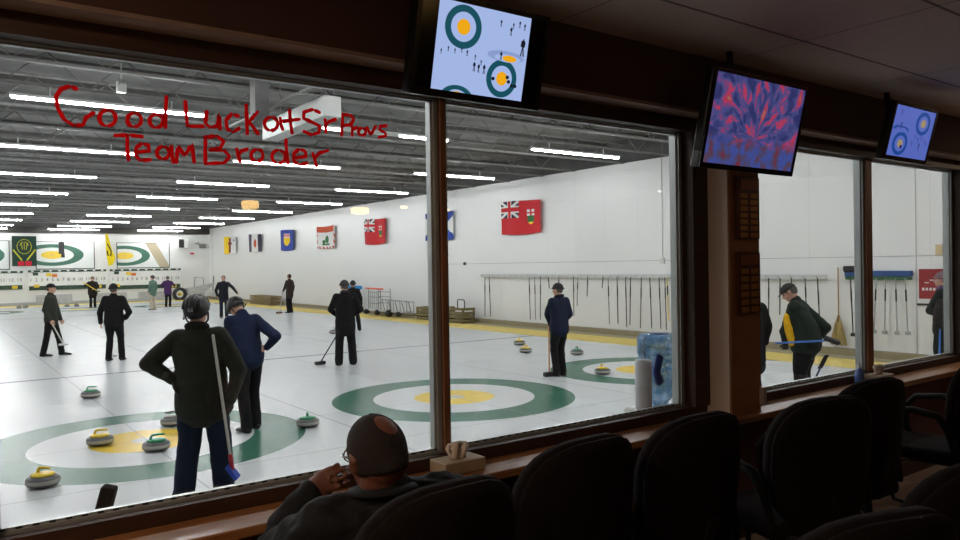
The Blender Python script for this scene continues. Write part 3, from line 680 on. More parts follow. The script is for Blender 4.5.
p, W, J = person('person in olive jacket and peaked cap standing sideways at the left of the ice', 2.33, 20.42, 112, 1.75, cloth('olive_jacket_2', (46, 50, 42)), blkT, None, ('cap', mat('black_cap', (20, 20, 22), .9)),
    hem=.84, bulk=1.0, larm=((.0, .25, 1.1), (.12, .2, .85)), rarm=((-.03, -.2, 1.1), (.1, -.2, .86)), lleg=(-.1, .2), rleg=(.1, -.15), voxel=.014)
p4 = Vector((2.33, 20.42, 0))
broom('pale broom with small brush head held by the curler in peaked cap', p4 + IMG_R * .06 + IMG_A * -.22 + Vector((0, 0, .95)), p4 + IMG_R * .34 + IMG_A * -.1 + Vector((0, 0, .28)), M_whand, M_hous, .016)
p, W, J = person('distant person in black and gold jacket carrying a broom across the body', 7.13, 45.1, 190, 1.72, cloth('black_gold_jacket', (34, 32, 26)), blkT, None, ('toque', mat('gold_cap', (120, 112, 96), .9)),
    larm=((.36, -.1, 1.15), (.2, -.25, 1.05)), rarm=((-.36, -.1, 1.2), (-.2, -.25, 1.25)), bulk=1.3, voxel=.024)
p5 = Vector((7.13, 45.1, 0))
broom('yellow handled broom held slantwise by the distant curler in black and gold', p5 + IMG_R * -.35 + IMG_A * -.3 + Vector((0, 0, 1.4)), p5 + IMG_R * .45 + IMG_A * -.3 + Vector((0, 0, .9)), mat('yellow_handle', (220, 190, 60), .5), M_black, .025)
p, W, J = person('distant person in green jacket and beige trousers', 9.03, 40.0, -40, 1.76, cloth('grey_green_jacket', (92, 118, 104)), cloth('beige_trousers', (178, 166, 148)), None, ('toque', mat('grey_cap', (64, 64, 62), .9)), voxel=.024)
p, W, J = person('distant person in purple jacket and black trousers', 10.35, 42.5, 30, 1.70, cloth('purple_jacket', (72, 44, 88)), blkT, None, ('hair', M_hair_grey),
    larm=((-.36, .0, 1.15), (-.28, .2, 1.1)), rarm=((.36, 0, 1.15), (.28, .2, 1.1)), bulk=1.1, voxel=.024)
p, W, J = person('person in black jacket reaching one arm out, beyond the two helmeted curlers', 9.68, 30.9, 200, 1.77, cloth('black_jacket_2', (26, 28, 36)), cloth('navy_trousers', (24, 28, 44)), None, ('hair', mat('brown_hair', (60, 44, 36), .9)),
    larm=((.42, -.1, 1.22), (.62, -.2, 1.0)), rarm=((-.3, -.05, 1.12), (-.22, -.1, .9)), voxel=.02)
p, W, J = person('person in dark brown coat standing by the flag wall with a broom', 12.89, 31.9, -30, 1.76, cloth('brown_coat', (52, 44, 40)), blkT, None, ('hair', mat('brown_hair', (60, 44, 36), .9)),
    hem=.75, larm=((-.22, .0, 1.1), (-.3, .05, .95)), voxel=.02)
p9 = Vector((12.89, 31.9, 0))
broom('thin broom resting on the ice in front of the curler in the brown coat', p9 + IMG_R * -.28 + Vector((0, 0, 1.0)), p9 + IMG_R * -.42 + IMG_A * -.2 + Vector((0, 0, .03)), M_whand, mat('brown_brush', (110, 78, 60), .8), .014, size=(.14, .05, .05))
p, W, J = person('person in black jacket and grey knit hat leaning on a broom on the middle sheet', 6.85, 14.04, 22, 1.76, blk, blkT, M_glove, ('toque', mat('grey_knit', (62, 62, 62), .95, bump=.6)),
    hem=.72, bulk=1.08, larm=((-.31, .08, 1.13), (-.2, .2, 1.0)), rarm=((.31, .05, 1.13), (.12, .25, 1.0)), lleg=(-.14, .0), rleg=(.15, .05), voxel=.013, collar=cloth('grey_hood', (52, 52, 55)), head=(.3, 0, .1), bell=1.2)
pa = Vector((6.85, 14.04, 0))
broom('dark broom resting on the ice left of the curler in grey knit hat', pa + IMG_R * .12 + IMG_A * .3 + Vector((0, 0, 1.15)), pa + IMG_R * -.56 + IMG_A * .15 + Vector((0, 0, .035)), M_dark, M_black, .012, size=(.11, .05, .035))
p, W, J = person('person in black clothes almost hidden behind the curler in grey knit hat', 10.62, 21.2, 30, 1.60, blk, blkT, None, ('toque', mat('black_cap', (20, 20, 22), .9)), voxel=.018, rleg=(.2, .1))
p, W, J = person('person in navy jacket standing by the right edge of the middle sheet', 9.05, 10.0, -2, 1.68, cloth('deep_navy_jacket', (21, 28, 50)), blkT, M_glove, ('toque', mat('dark_fur', (38, 38, 40), .95, bump=.8)),
    hem=.86, bulk=1.06, larm=((-.20, .1, 1.1), (-.12, .2, .86)), rarm=((.19, .0, 1.1), (.1, .24, .95)), lleg=(-.09, .0), rleg=(.09, .02), voxel=.012, head=(.25, 0, .1), collar=cloth('navy_collar', (22, 26, 44)))
pc = Vector((9.05, 10.0, 0))
broom('orange handled broom with dark brush head beside the curler in navy jacket', pc + IMG_R * -.17 + IMG_A * .2 + Vector((0, 0, .9)), pc + IMG_R * -.19 + IMG_A * -.02 + Vector((0, 0, .04)), mat('orange_handle', (214, 150, 96), .5), mat('dark_brush', (40, 42, 44), .7), .014, size=(.12, .045, .04))
p, W, J = person('person in green and black jacket with yellow front bending over behind the third window', 9.38, 5.52, -20, 1.76, cloth('green_black_jacket', (27, 38, 32)), blkT, M_glove, ('cap', cloth('tweed_cap', (52, 54, 52))),
    lean=.24, hem=.88, bell=1.25, bulk=1.34, larm=((-.15, .3, 1.02), (-.1, .42, .85)), rarm=((.24, -.05, 1.1), (.2, .2, .9)), voxel=.012, head=(.1, 0, .35), fold=.008)
U_ = J['UU']; R_ = J['R']
b = new()
tube(b, [U_((-.07, .13, .93)), U_((-.08, .135, 1.1)), U_((-.07, .125, 1.25)), U_((-.03, .09, 1.36))], [(.17, .075), (.17, .08), (.15, .07), (.08, .04)], 14, ref=R_ @ Vector((1, 0, 0)))
bmesh.ops.transform(b, matrix=Matrix.Diagonal((J['s'],) * 3).to_4x4(), verts=b.verts)
remesh('yellow_panel', b, cloth('yellow_cloth', (232, 178, 30)), p, .014, 2)
pd = Vector((9.29, 5.59, 0))
def q_(r, a, z, o=pd): return o + IMG_R * r + IMG_A * a + Vector((0, 0, z))
broom('blue handled broom held level behind the bending curler', q_(-.38, -.25, .93), q_(.32, -.3, .96), mat('blue_handle', (60, 110, 190), .4), M_black, .013, headn=(.3, -.7, .6), wide=(.75, -.5, -.35), size=(.1, .04, .03))
broom("black broom slanting beside the bending curler's legs", q_(.05, -.24, .30), q_(.22, -.27, .68), M_dark, M_black, .012, headn=(.5, -.7, .1), wide=(.35, -.25, .8), size=(.1, .04, .03))
p, W, J = person('person in black coat mostly hidden by the pillar behind the third window', 8.86, 6.0, 20, 1.72, cloth('black_coat', (24, 26, 30)), blkT, None, ('toque', mat('black_cap', (20, 20, 22), .9)), hem=.6, bulk=1.1, voxel=.014)
p, W, J = person('person in dark green jacket and plaid scarf at the right edge of the last window', 13.2, 5.4, -10, 1.80, cloth('dark_green_jacket', (24, 32, 30)), cloth('dark_green_trousers', (22, 38, 34)), None, ('toque', cloth('plaid_cap', (120, 96, 104))),
    larm=((-.25, -.05, 1.15), (-.18, -.25, 1.1)), rarm=((.25, .0, 1.15), (.2, .2, 1.0)), voxel=.014, collar=cloth('plaid_scarf', (92, 70, 110)))
pf = Vector((13.2, 5.4, 0))
b = new(); tube(b, [q_(-.19, -.3, 1.32, pf), q_(-.2, -.3, 1.12, pf), q_(-.2, -.3, .93, pf)], [(.1, .035), (.15, .05), (.13, .05)], 16, ref=IMG_R)
tag(remesh('draped_coat', b, cloth('charcoal_coat', (44, 42, 42)), None, .015, 3, .012), 'charcoal coat draped over the forearm of the person at the right edge', 'coat')
broom('blue broom standing below the draped charcoal coat', q_(-.22, -.28, .95, pf), q_(-.27, -.3, .04, pf), mat('blue_handle', (60, 110, 190), .4), M_black, .014, size=(.1, .04, .035))

# ================================================================== CURLING STONES
granite = mat('granite', (84, 86, 86), .35, var=.35, scale=70)
gband = mat('granite_band', (172, 168, 160), .6, var=.25, scale=90)
def stone(col, x, y, rz, label, s=1.0):
    t = thing('curling_stone', label, 'curling stone', (x, y, 0), rz, 'curling stones on the ice')
    b = new()
    lathe(b, [(.055, .0), (.075, .004), (.125, .018), (.141, .034), (.145, .042), (.145, .076), (.141, .084), (.125, .102), (.07, .114), (.04, .116)], seg=36, mis=[0, 0, 0, 0, 1, 0, 0, 0, 0])
    obj('granite_body', b, [granite, gband], t)
    b = new(); lathe(b, [(.1, .108), (.102, .114), (.095, .124), (.05, .13), (.02, .131)], seg=28); obj('handle_plate', b, col, t)
    b = new()
    tube(b, [(.055, 0, .125), (.055, 0, .15), (.04, 0, .172), (0, 0, .178), (-.08, 0, .176)], [(.016, .016), (.013, .013), (.013, .013), (.014, .012), (.012, .01)], 10, ref=(0, 1, 0))
    obj('grip', b, col, t); return t
Y_ = mat('yellow_plastic', (238, 204, 30), .35, var=.04); G_ = mat('green_plastic', (20, 136, 88), .35, var=.05); GR = mat('grey_plastic', (120, 120, 118), .4)
sy = stone(Y_, .83, 8.09, 2.2, 'yellow handled stone nearest the window, on the near left edge of the left house')
sg = stone(G_, 2.01, 8.88, 2.9, 'green handled stone on the front of the yellow ring in the left house')
for x, y, rz, l in [(1.56, 9.57, 2.6, 'yellow handled stone touching the yellow ring of the left house'), (11.8, 14.51, 1., 'further of two yellow handled stones left of the curler in navy jacket'),
                    (10.87, 13.15, .4, 'nearer of two yellow handled stones left of the curler in navy jacket'), (9.75, 9.64, 1.2, 'yellow handled stone in the right house')]: copy_tree(sy, (x, y, 0), rz, l)
for x, y, rz, l in [(3.82, 8.94, 1.2, 'green handled stone on the right rim of the left house'), (2.04, 13.24, 2.7, 'green handled stone alone above the left house'), (11.43, 12.07, .5, 'green handled stone just beyond the right house')]: copy_tree(sg, (x, y, 0), rz, l)
sr = stone(GR, 2.50, 10.16, 0, 'stone half hidden behind the curler in the olive parka')
for x, y, l in [(9.81, 20.9, 'grey stone left of the curler in grey knit hat'), (4.0, 48.4, 'far stone on the left of the yellow end strip'), (4.3, 48.45, 'far stone beside the one on the left of the yellow end strip'), (6.27, 47.9, 'left one of a far pair of stones by the yellow end strip'), (6.75, 47.9, 'right one of a far pair of stones by the yellow end strip')]: copy_tree(sr, (x, y, 0), .5, l)

# broom standing against the window wall, water cooler, cups
broom('black brush head showing just above the sill of the left window', (.44, 3.03, .02), (.495, 2.93, 1.2), M_dark, cloth('black_fuzz', (16, 16, 17)), .013, headn=(.5, .8, .1), wide=(.25, -.1, 1), size=(.045, .026, .022))
t = thing('water_cooler', 'white water cooler with large blue water bottle at the right end of the second window', 'water cooler', (3.575, 3.05, 0))
b = new(); box(b, -.16, .16, -.16, .16, 0, 1.12); bevel(b, .02, 2); obj('cabinet', b, M_white, t)
b = new(); lathe(b, [(.05, 1.10), (.05, 1.16), (.08, 1.19), (.133, 1.23), (.135, 1.30), (.128, 1.315), (.135, 1.33), (.135, 1.42), (.128, 1.435), (.135, 1.45), (.135, 1.54), (.12, 1.567), (.03, 1.57)], seg=36)
wj = bpy.data.materials.new('blue_water_bottle'); wj.use_nodes = True; n = NT(wj)
n.t.links.new(n.mix(n.ma('SMOOTH_MIN', n.ma('MAXIMUM', n.ma('MULTIPLY', n.ma('SUBTRACT', n.noise(26, 4), .38), 3.2), 0.), 1., .05), s2l((90, 150, 205)), s2l((215, 234, 248))), n.b.inputs['Base Color']); n.b.inputs['Roughness'].default_value = .18; n.b.inputs['Transmission Weight'].default_value = .7; n.b.inputs['IOR'].default_value = 1.15  # near-white noise paints highlights into the bottle's blue
obj('water_bottle', b, wj, t)
b = new(); lathe(b, [(.06, 1.565), (.062, 1.572), (.03, 1.576)], seg=24); tube(b, [(-.11, -.09, 1.30), (-.15, -.1, 1.36), (-.11, -.09, 1.44)], (.03, .02), 10); obj('bottle_cap', b, mat('deep_blue', (20, 50, 120), .35), t)
t = thing('cup_dispenser', 'tall white paper cup dispenser tube beside the blue water bottle', 'cup dispenser', (3.292, 2.93, 0))
b = new(); lathe(b, [(.044, 1.0), (.048, 1.01), (.048, 1.43), (.044, 1.445), (.02, 1.447)], seg=28); obj('tube', b, mat('cup_white', (205, 208, 216), .35), t)
b = new(); box(b, -.02, .14, .05, .07, 1.02, 1.10); obj('bracket', b, M_white, t)

# ================================================================== FLAG WALL
def flag(label, y0, y1, z0, z1, paint, mats, N=48, K=24, wave=.03, seed=0):
    b = new(); g = []
    for j in range(K + 1):
        row = []
        for i in range(N + 1):
            u, v = i / N, j / K
            sag = -.05 * math.sin(PI * u) * (1 - v) + .03 * math.sin(PI * u + seed) * v
            row.append(b.verts.new((XW - .09 + wave * math.sin(u * 9 + seed + v) * (1 - .4 * v), y0 + (y1 - y0) * u, z0 + (z1 - z0) * v + sag)))
        g.append(row)
    for j in range(K):
        for i in range(N):
            f = b.faces.new((g[j][i], g[j][i + 1], g[j + 1][i + 1], g[j + 1][i])); f.material_index = paint((i + .5) / N, (j + .5) / K); f.smooth = True
    me_o = obj('flag', b, mats, None); sm = me_o.modifiers.new('thick', 'SOLIDIFY'); sm.thickness = .004
    return tag(me_o, label, 'flag', 'provincial flags along the white wall')
fR, fW, fB, fY, fG = [mat(nm, c_, .8, var=.04) for nm, c_ in (('flag_red', (200, 30, 40)), ('flag_white', (228, 228, 226)), ('flag_blue', (36, 66, 160)), ('flag_yellow', (244, 206, 20)), ('flag_green', (50, 110, 60)))]
fN = mat('flag_navy', (38, 34, 62), .8); fO = mat('flag_orange', (206, 82, 44), .8); fP = mat('flag_grey_purple', (74, 66, 92), .8)
def ensign(u, v):
    if u < .47 and v > .5:
        a, c_ = u / .47, (v - .5) / .5
        if abs(a - .5) < .07 or abs(c_ - .5) < .12: return 0
        if abs(a - .5) < .12 or abs(c_ - .5) < .2: return 1
        if abs(a - c_) < .1 or abs(a + c_ - 1) < .1: return 1
        return 2
    if .66 < u < .84 and .28 < v < .72:
        if v > .55: return 0 if (abs(u - .75) < .02 or abs(v - .63) < .025) else 1
        if (u - .75) ** 2 / .0075 + (v - .46) ** 2 / .03 < 1: return 3 if v > .36 else 4
    return 0
flag('large red flag with union canton and shield, nearest the broom rack', 19.70, 17.68, 2.99, 4.02, ensign, [fR, fW, fN, fG, fY], 96, 48, .03, 1)
flag('red flag with union canton hanging left of the blue cross flag', 29.4, 27.45, 2.97, 4.02, lambda u, v: ensign(u, v), [fR, fW, fN, fG, fY], 80, 40, .05, 2)
flag('white flag with blue diagonal cross partly behind the window mullion', 24.4, 22.5, 2.95, 3.97, lambda u, v: 2 if (u - .5) ** 2 * 4 + (v - .5) ** 2 < .04 else (1 if abs((u - .5) - (v - .5)) < .17 or abs((u - .5) + (v - .5)) < .17 else 0), [fW, fB, fY], 48, 24, .02, 0)
def pei(u, v):
    if v > .72: return 1 if (u < .93) else 0
    if (v < .09 or u > .93 or u < .07) and int(u * 11 + v * 7) % 2 == 0: return 1
    if .12 < v < .6:
        if (u - .55) ** 2 / .012 + (v - .42) ** 2 / .03 < 1: return 2
        if (u - .38) ** 2 / .006 + (v - .32) ** 2 / .008 < 1 or (abs(v - .2) < .04 and .3 < u < .72): return 2
    return 0
flag('white flag with orange top band and green trees', 34.3, 32.3, 2.92, 3.97, pei, [fW, fO, fG], 60, 30, .03, 3)
flag('blue flag with white and gold shield', 39.1, 37.15, 2.94, 3.99, lambda u, v: (1 if .62 < v < .8 and int(v * 34) % 2 else (2 if v < .62 else 3)) if (abs(u - .5) < .16 and .25 < v < .8 and (v > .4 or abs(u - .5) < (v - .2) * .8)) else 0, [fB, fW, fY, fR], 48, 32, .05, 1)
flag('dark and white striped flag with small crest', 44.0, 41.95, 2.98, 3.98, lambda u, v: 1 if u < .27 else (2 if u > .72 else (3 if (u - .5) ** 2 / .007 + (v - .5) ** 2 / .06 < 1 else 0)), [fW, fP, fN, fO], 48, 24, .03, 2)
flag('half yellow half white flag with red stone figure, furthest along the wall', 48.68, 46.2, 2.96, 4.0, lambda u, v: 2 if (abs(u - .5) < .07 and .08 < v < .9) or (abs(u - .5) < .13 and .55 < v < .66) else (3 if (u - .8) ** 2 + (v - .78) ** 2 < .004 else (0 if u < .5 else 1)), [fY, fW, mat('flag_maroon', (120, 36, 30), .8), fB], 48, 24, .03, 1)

# broom racks
def rack(y0, y1, z, label, m):
    b = new(); box(b, XW - .11, XW, y0, y1, z - .06, z + .055); bevel(b, .008, 1)
    t = thing('broom_rack', label, 'rack', (0, 0, 0)); obj('rail', b, m, t)
    b = new()
    k = y0 + .15
    while k < y1: tube(b, [(XW - .11, k, z - .02), (XW - .17, k, z - .02), (XW - .18, k, z + .02)], .005, 6); k += .3
    obj('hook', b, M_dark, t)
M_rail = mat('grey_rail', (196, 198, 198), .5, var=.05)
rack(8.55, 20.87, 1.63, 'long grey broom rail on the white wall', M_rail)
M_bh = [mat('dark_stick', (48, 50, 52), .5, var=.5, scale=9), mat('grey_stick', (120, 122, 122), .5, var=.4, scale=9), mat('black_stick', (26, 26, 28), .5), mat('yellow_stick', (214, 180, 40), .5)]
RB = [(20.53, .19, 0), (20.29, .22, 0), (18.2, .21, 0), (17.93, .22, 1), (17.65, .23, 0), (17.3, 1.2, 2), (16.82, 1.1, 1), (16.18, .4, 0), (16.0, .7, 1), (15.59, 1.0, 0), (14.98, 1.25, 2), (14.79, .25, 1), (14.45, .27, 2), (14.14, .2, 0), (13.96, .26, 2), (13.58, .2, 0), (13.29, .22, 0), (12.98, .22, 2), (12.79, .21, 0), (12.72, .45, 3)]
kindn = ['dark speckled', 'thin grey', 'black', 'yellow']
pos_n = ['first', 'second', 'third', 'fourth', 'fifth', 'sixth', 'seventh', 'eighth', 'ninth', 'tenth', 'eleventh', 'twelfth', 'thirteenth', 'fourteenth', 'fifteenth', 'sixteenth', 'seventeenth', 'eighteenth', 'nineteenth', 'last']
def wallbroom(y, yb, zt, zb, m, label, group, head=True):
    t = thing('hanging_broom', label, 'broom', (XW - .17, y, zt), 0, group)
    b = new(); tube(b, [(0, 0, 0), (0, yb - y, zb - zt)], .013, 8); obj('handle', b, m, t)
    if head:
        b = new(); box(b, -.03, .03, -.045, .045, -.03, .04); bevel(b, .01, 1); bmesh.ops.translate(b, vec=(0, yb - y, zb - zt), verts=b.verts); obj('brush_head', b, m, t)
    b = new(); tube(b, [(0, (yb - y) * .2, (zb - zt) * .2), (0, (yb - y) * .4, (zb - zt) * .4)], .017, 8); obj('grip_tape', b, M_black, t)
for i, (y, zb, k) in enumerate(RB): wallbroom(y, y + random.uniform(-.06, .06), 1.6, zb + .06, M_bh[k], '%s broom, %s from left on the rail behind the second window' % (kindn[k], pos_n[i]), 'brooms hanging on the long grey rail', False)
for i, (y, yb, zb) in enumerate([(9.83, 9.85, .55), (9.55, 9.57, .8), (9.28, 9.28, .9), (8.96, 8.93, .62), (8.68, 8.63, .26)]): wallbroom(y, yb, 1.6, zb, M_bh[0 if i % 2 else 2], '%s broom from the left on the rail end seen through the third window' % pos_n[i], 'brooms hanging on the long grey rail', False)
b = new(); box(b, XW - .14, XW, 6.82, 8.12, 1.64, 1.76); bevel(b, .02, 2)
t = thing('stick_rack', 'blue broom rack with green underside on the wall behind the last window', 'rack'); obj('rail', b, mat('rack_blue', (32, 72, 128), .5, var=.1), t)
b = new(); box(b, XW - .13, XW - .01, 6.84, 8.1, 1.58, 1.64); obj('lower_strip', b, mat('rack_green', (52, 96, 60), .5, var=.3, scale=14), t)
for i, (y, yb, zb) in enumerate([(7.6, 7.56, .54), (7.45, 7.51, .54), (7.27, 7.3, .54), (7.08, 7.06, .54), (6.9, 6.86, .55)]): wallbroom(y, yb, 1.6, zb, mat('pale_stick', (150, 154, 156), .4), 'slim pale delivery stick, %s from the left under the blue rack' % pos_n[i], 'delivery sticks under the blue rack', True)
wallbroom(7.97, 7.93, 1.6, .45, M_bh[2], 'black broom hanging alone left of the last window mullion', None)
b = new(); box(b, XW - .2, XW - .06, 7.9, 8.12, 1.74, 1.86); bevel(b, .02, 1); tag(obj('black_bracket', b, M_black), 'black bracket on top of the left end of the blue rack', 'bracket')
t = thing('corn_broom', 'straw corn broom hanging on the white wall between the two racks', 'broom', (XW - .08, 8.28, 0))
b = new(); tube(b, [(0, 0, 1.82), (0, 0, .75)], .014, 8); obj('handle', b, mat('broom_wood', (168, 138, 98), .6), t)
b = new()
for k in range(46):
    a = (k / 45 - .5); x = random.uniform(-.03, .03)
    tube(b, [(x * .3, a * .05, .8), (x, a * .16, .62), (x, a * .34, .22 + random.uniform(-.01, .01))], [.006, .008, .008], 5)
obj('straw_head', b, mat('straw', (176, 156, 104), .9, var=.25, scale=30), t)
b = new(); tube(b, [(0, 0, .7), (0, 0, .82)], [(.03, .03), (.022, .022)], 10); obj('binding', b, mat('binding', (110, 84, 60), .8), t)
t = thing('red_poster', 'dark red poster with a white line of lettering on the wall at the right', 'poster', (XW - .012, 6.42, 1.5))
b = new(); box(b, 0, .012, -.3, .3, -.28, .29); obj('poster_sheet', b, mat('poster_red', (140, 36, 40), .6, var=.15, scale=10), t)
b = new()
for k in range(7): box(b, -.003, 0, .2 - k * .065, .24 - k * .065, -.12 + .0 * k, -.07); 
for k in range(4): box(b, -.003, 0, .12 - k * .1, .2 - k * .1, .02 + .05 * (k % 2), .035 + .05 * (k % 2))
obj('lettering', b, fW, t)
b = new(); box(b, XW - .04, XW, 6.45, 6.75, 1.09, 1.13); tag(obj('poster_shelf', b, M_black), 'thin black strip under the red poster', 'shelf')
b = new(); box(b, XW - .01, XW, 6.3, 6.42, 2.03, 2.25); tag(obj('beige_notice', b, mat('beige_card', (200, 178, 140), .7)), 'small beige card above the red poster', 'notice')

# crates, trolley, bin
M_crate = wood('crate_wood', (96, 88, 58), (132, 122, 84), 4, .8, 1)
def crate(x0, x1, y0, y1, h, label, handle=False, n=4):
    t = thing('wooden_crate', label, 'crate', (x0, y0, .02)); X, Y = x1 - x0, y1 - y0
    for xx in (0, X - .05):
        for yy in (0, Y - .05):
            b = new(); box(b, xx, xx + .06, yy, yy + .06, 0, h); obj('post', b, M_crate, t)
    for i in range(n):
        z = .03 + i * (h - .1) / (n - 1)
        b = new(); box(b, -.02, 0, 0, Y, z, z + h * .18); box(b, 0, X, -.02, 0, z, z + h * .18); box(b, 0, X, Y, Y + .02, z, z + h * .18); obj('side_slat', b, M_crate, t)
    b = new(); box(b, 0, X, 0, Y, .02, .05); box(b, 0, X, 0, Y, h * .5, h * .53); obj('shelf', b, M_crate, t)
    b = new(); box(b, 0, X, 0, Y * .12, h - .03, h); box(b, 0, X * .3, 0, Y, h - .03, h); obj('top_slat', b, M_crate, t)
    if handle:
        b = new(); tube(b, [(X * .5, .25, h), (X * .5, .25, h + .24), (X * .5, .3, h + .28), (X * .5, .62, h + .28), (X * .5, .67, h + .24), (X * .5, .67, h)], .018, 8); obj('handle', b, M_dark, t)
crate(14.62, 15.12, 21.0, 22.25, .5, 'wooden stone crate with black handle right of the mullion', True)
crate(14.62, 15.12, 22.7, 24.0, .45, 'wooden stone crate just left of the mullion')
t = thing('wooden_pallet_box', 'brown slatted wooden box on the far floor by the flag wall', 'crate', (14.55, 38.6, .02))
for i in range(4):
    b = new(); box(b, 0, .6, 0, 3.2, i * .13, i * .13 + .1); obj('plank_layer', b, wood('pallet', (110, 96, 66), (146, 130, 96), 4, .8, 1), t)
t = thing('stone_trolley', 'tubular metal trolley with orange push bar by the flag wall', 'trolley', (14.7, 25.0, .02))
gm = mat('grey_tube', (128, 130, 130), .4, .5)
b = new(); box(b, -.25, .25, -.2, 2.9, .2, .25); obj('platform', b, mat('trolley_deck', (196, 198, 198), .4), t)
b = new()
for xx in (-.22, .22):
    for yy in (1.5, 2.5): tube(b, [(xx, yy, .22), (xx, yy, 1.08)], .02, 6)
    for z in (.5, .75, .95): tube(b, [(xx, 1.5, z), (xx, 2.5, z)], .014, 6)
for k in range(7): tube(b, [(-.22, 1.5 + k / 6, .25), (-.22, 1.5 + k / 6, .98)], .01, 5)
obj('cage_frame', b, gm, t)
b = new(); tube(b, [(-.22, 1.3, 1.08), (-.22, 2.75, 1.1)], .032, 8); obj('push_bar', b, mat('orange_bar', (232, 90, 50), .5), t)
for k, yy in enumerate((.0, .75, 1.7, 2.6)):
    b = new(); tube(b, [(-.3, yy, .15), (-.24, yy, .15)], .14 if k == 1 else .1, 14); obj('wheel', b, M_dark, t)
b = new()
for k in range(5):
    y = -1.0 + k * .5
    tube(b, [(-.2, y, .2), (-.2, y + .02, .62), (-.2, y + .4, .66), (-.2, y + .2, .22), (-.2, y + .5, .25)], .017, 6)
tube(b, [(-.2, -1.1, .2), (-.2, 1.5, .2)], .02, 6); tube(b, [(-.2, -1.0, .64), (-.2, 1.4, .68)], .014, 6)
obj('tubular_rack', b, gm, t)
t = thing('blue_bin', 'bright blue bin by the flag wall behind the curler in grey knit hat', 'bin', (14.8, 29.6, .02))
b = new(); tube(b, [(0, 0, .0), (0, 0, 1.0)], [(.26, .3), (.3, .36)], 4, ref=(1, 1, 0), caps=False); obj('container', b, mat('bin_blue', (28, 120, 190), .45), t)
b = new(); box(b, -.3, .3, -.36, .36, 1.0, 1.16); bevel(b, .03, 2); obj('lid', b, mat('bin_blue_lid', (36, 136, 206), .45), t)

# ================================================================== FAR WALL
K = 52.2 / 51.0
def fz(z): return 2 + (z - 2) * K
def ring_mat(name, cx, cz, a, c_, extra=None):
    n = NT(bpy.data.materials.new(name)); px, py, pz = n.pos()
    dx = n.ma('DIVIDE', n.ma('SUBTRACT', px, cx), a); dz = n.ma('DIVIDE', n.ma('SUBTRACT', pz, cz), c_)
    r = n.ma('SQRT', n.ma('ADD', n.ma('MULTIPLY', dx, dx), n.ma('MULTIPLY', dz, dz)))
    col = n.mix(n.noise(2, 3), s2l((214, 220, 220)), s2l((228, 232, 231)))
    col = n.mix(n.ma('LESS_THAN', r, 1.), col, s2l((60, 108, 90))); col = n.mix(n.ma('LESS_THAN', r, .68), col, s2l((224, 228, 226))); col = n.mix(n.ma('LESS_THAN', r, .36), col, s2l((238, 204, 70)))
    col = n.mix(n.ma('LESS_THAN', r, .08), col, s2l((226, 190, 100)))
    if extra:
        e = n.ma('ADD', px, n.ma('MULTIPLY', pz, .55))
        col = n.mix(n.near(e, extra, .33), col, s2l((176, 164, 138)))
    n.t.links.new(col, n.b.inputs['Base Color']); n.b.inputs['Roughness'].default_value = .5
    return n.m
for i, (x0, x1, z0, z1, cx, cz, a, c_, ex, lab) in enumerate([
    (5.125 * K, 8.162 * K, fz(2.175), fz(3.745), 5.95 * K, 3.0, 1.65 * K, .66, None, 'wide picture of a curling house between the green and yellow banners'),
    (9.474 * K, 12.517 * K, fz(2.173), fz(3.705), 9.87 * K, 2.93, 1.5 * K, .64, 13.75, 'picture of a curling house with brown stripe at the right of the far wall'),
    (1.2 * K, 3.753 * K, fz(2.185), fz(3.793), 2.35 * K, 3.0, 1.2 * K, .6, None, 'picture of a curling house left of the green banner')]):
    b = new(); box(b, x0, x1, YF - .05, YF, z0, z1, 0)
    t = thing('wall_picture', lab, 'picture'); obj('picture_panel', b, ring_mat('house_picture_%d' % i, cx, cz, a, c_, ex), t)
    b = new()
    for q in ((x0 - .04, x1 + .04, z0 - .05, z0), (x0 - .04, x1 + .04, z1, z1 + .03), (x0 - .04, x0, z0, z1), (x1, x1 + .04, z0, z1)): box(b, q[0], q[1], YF - .06, YF, q[2], q[3])
    obj('frame', b, mat('dark_green_frame', (40, 56, 50), .6), t)
def board(x0, x1, z0, z1, lab, nums):
    t = thing('scoreboard', lab, 'scoreboard', ((x0 + x1) / 2, YF - .1, (z0 + z1) / 2)); w_, h_ = (x1 - x0) / 2, (z1 - z0) / 2
    dg_ = mat('board_green', (34, 62, 48), .6); yl = mat('card_yellow', (226, 196, 40), .6)
    b = new(); box(b, -w_, w_, 0, .1, -h_, h_); bevel(b, .02, 1); obj('board_panel', b, M_white, t)
    b = new(); box(b, -w_ + .06, w_ - .06, -.012, 0, -h_ + .04, -h_ + .3); box(b, -w_ + .02, w_ - .02, -.012, 0, h_ - .15, h_ - .02)
    obj('border', b, dg_, t)
    text_mesh('numbers', nums, .27, M_black, t, Matrix.Translation((0, -.006, .02)) @ Matrix.Rotation(PI / 2, 4, 'X'))
    for k in range(9):
        xx = -w_ + .25 + k * (2 * w_ - .5) / 8.0
        b = new(); box(b, xx - .07, xx + .07, -.02, -.012, h_ - .11, h_ - .03); obj('name_slot', b, M_white, t)
    for xx, zz, m in ((-w_ + .4, h_ - .25, dg_), (-w_ + 1.1, h_ - .3, yl), (w_ - .45, -h_ + .18, yl), (-w_ + .45, -h_ + .3, yl), (-w_ + 1.4, h_ - .36, mat('card_orange', (214, 120, 50), .6))):
        b = new(); box(b, xx - .14, xx + .14, -.03, -.02, zz - .09, zz + .09); bevel(b, .01, 1); obj('score_card', b, m, t)
nums = '1  2  3  4  5  6  7  8  9  10  11  12  13'
board(4.66 * K, 8.84 * K, fz(.871), fz(2.11), 'long white scoreboard with green border under the picture between the banners', nums)
board(9.0 * K, 13.23 * K, fz(.78), fz(2.10), 'long white scoreboard with green border at the right of the far wall', nums)
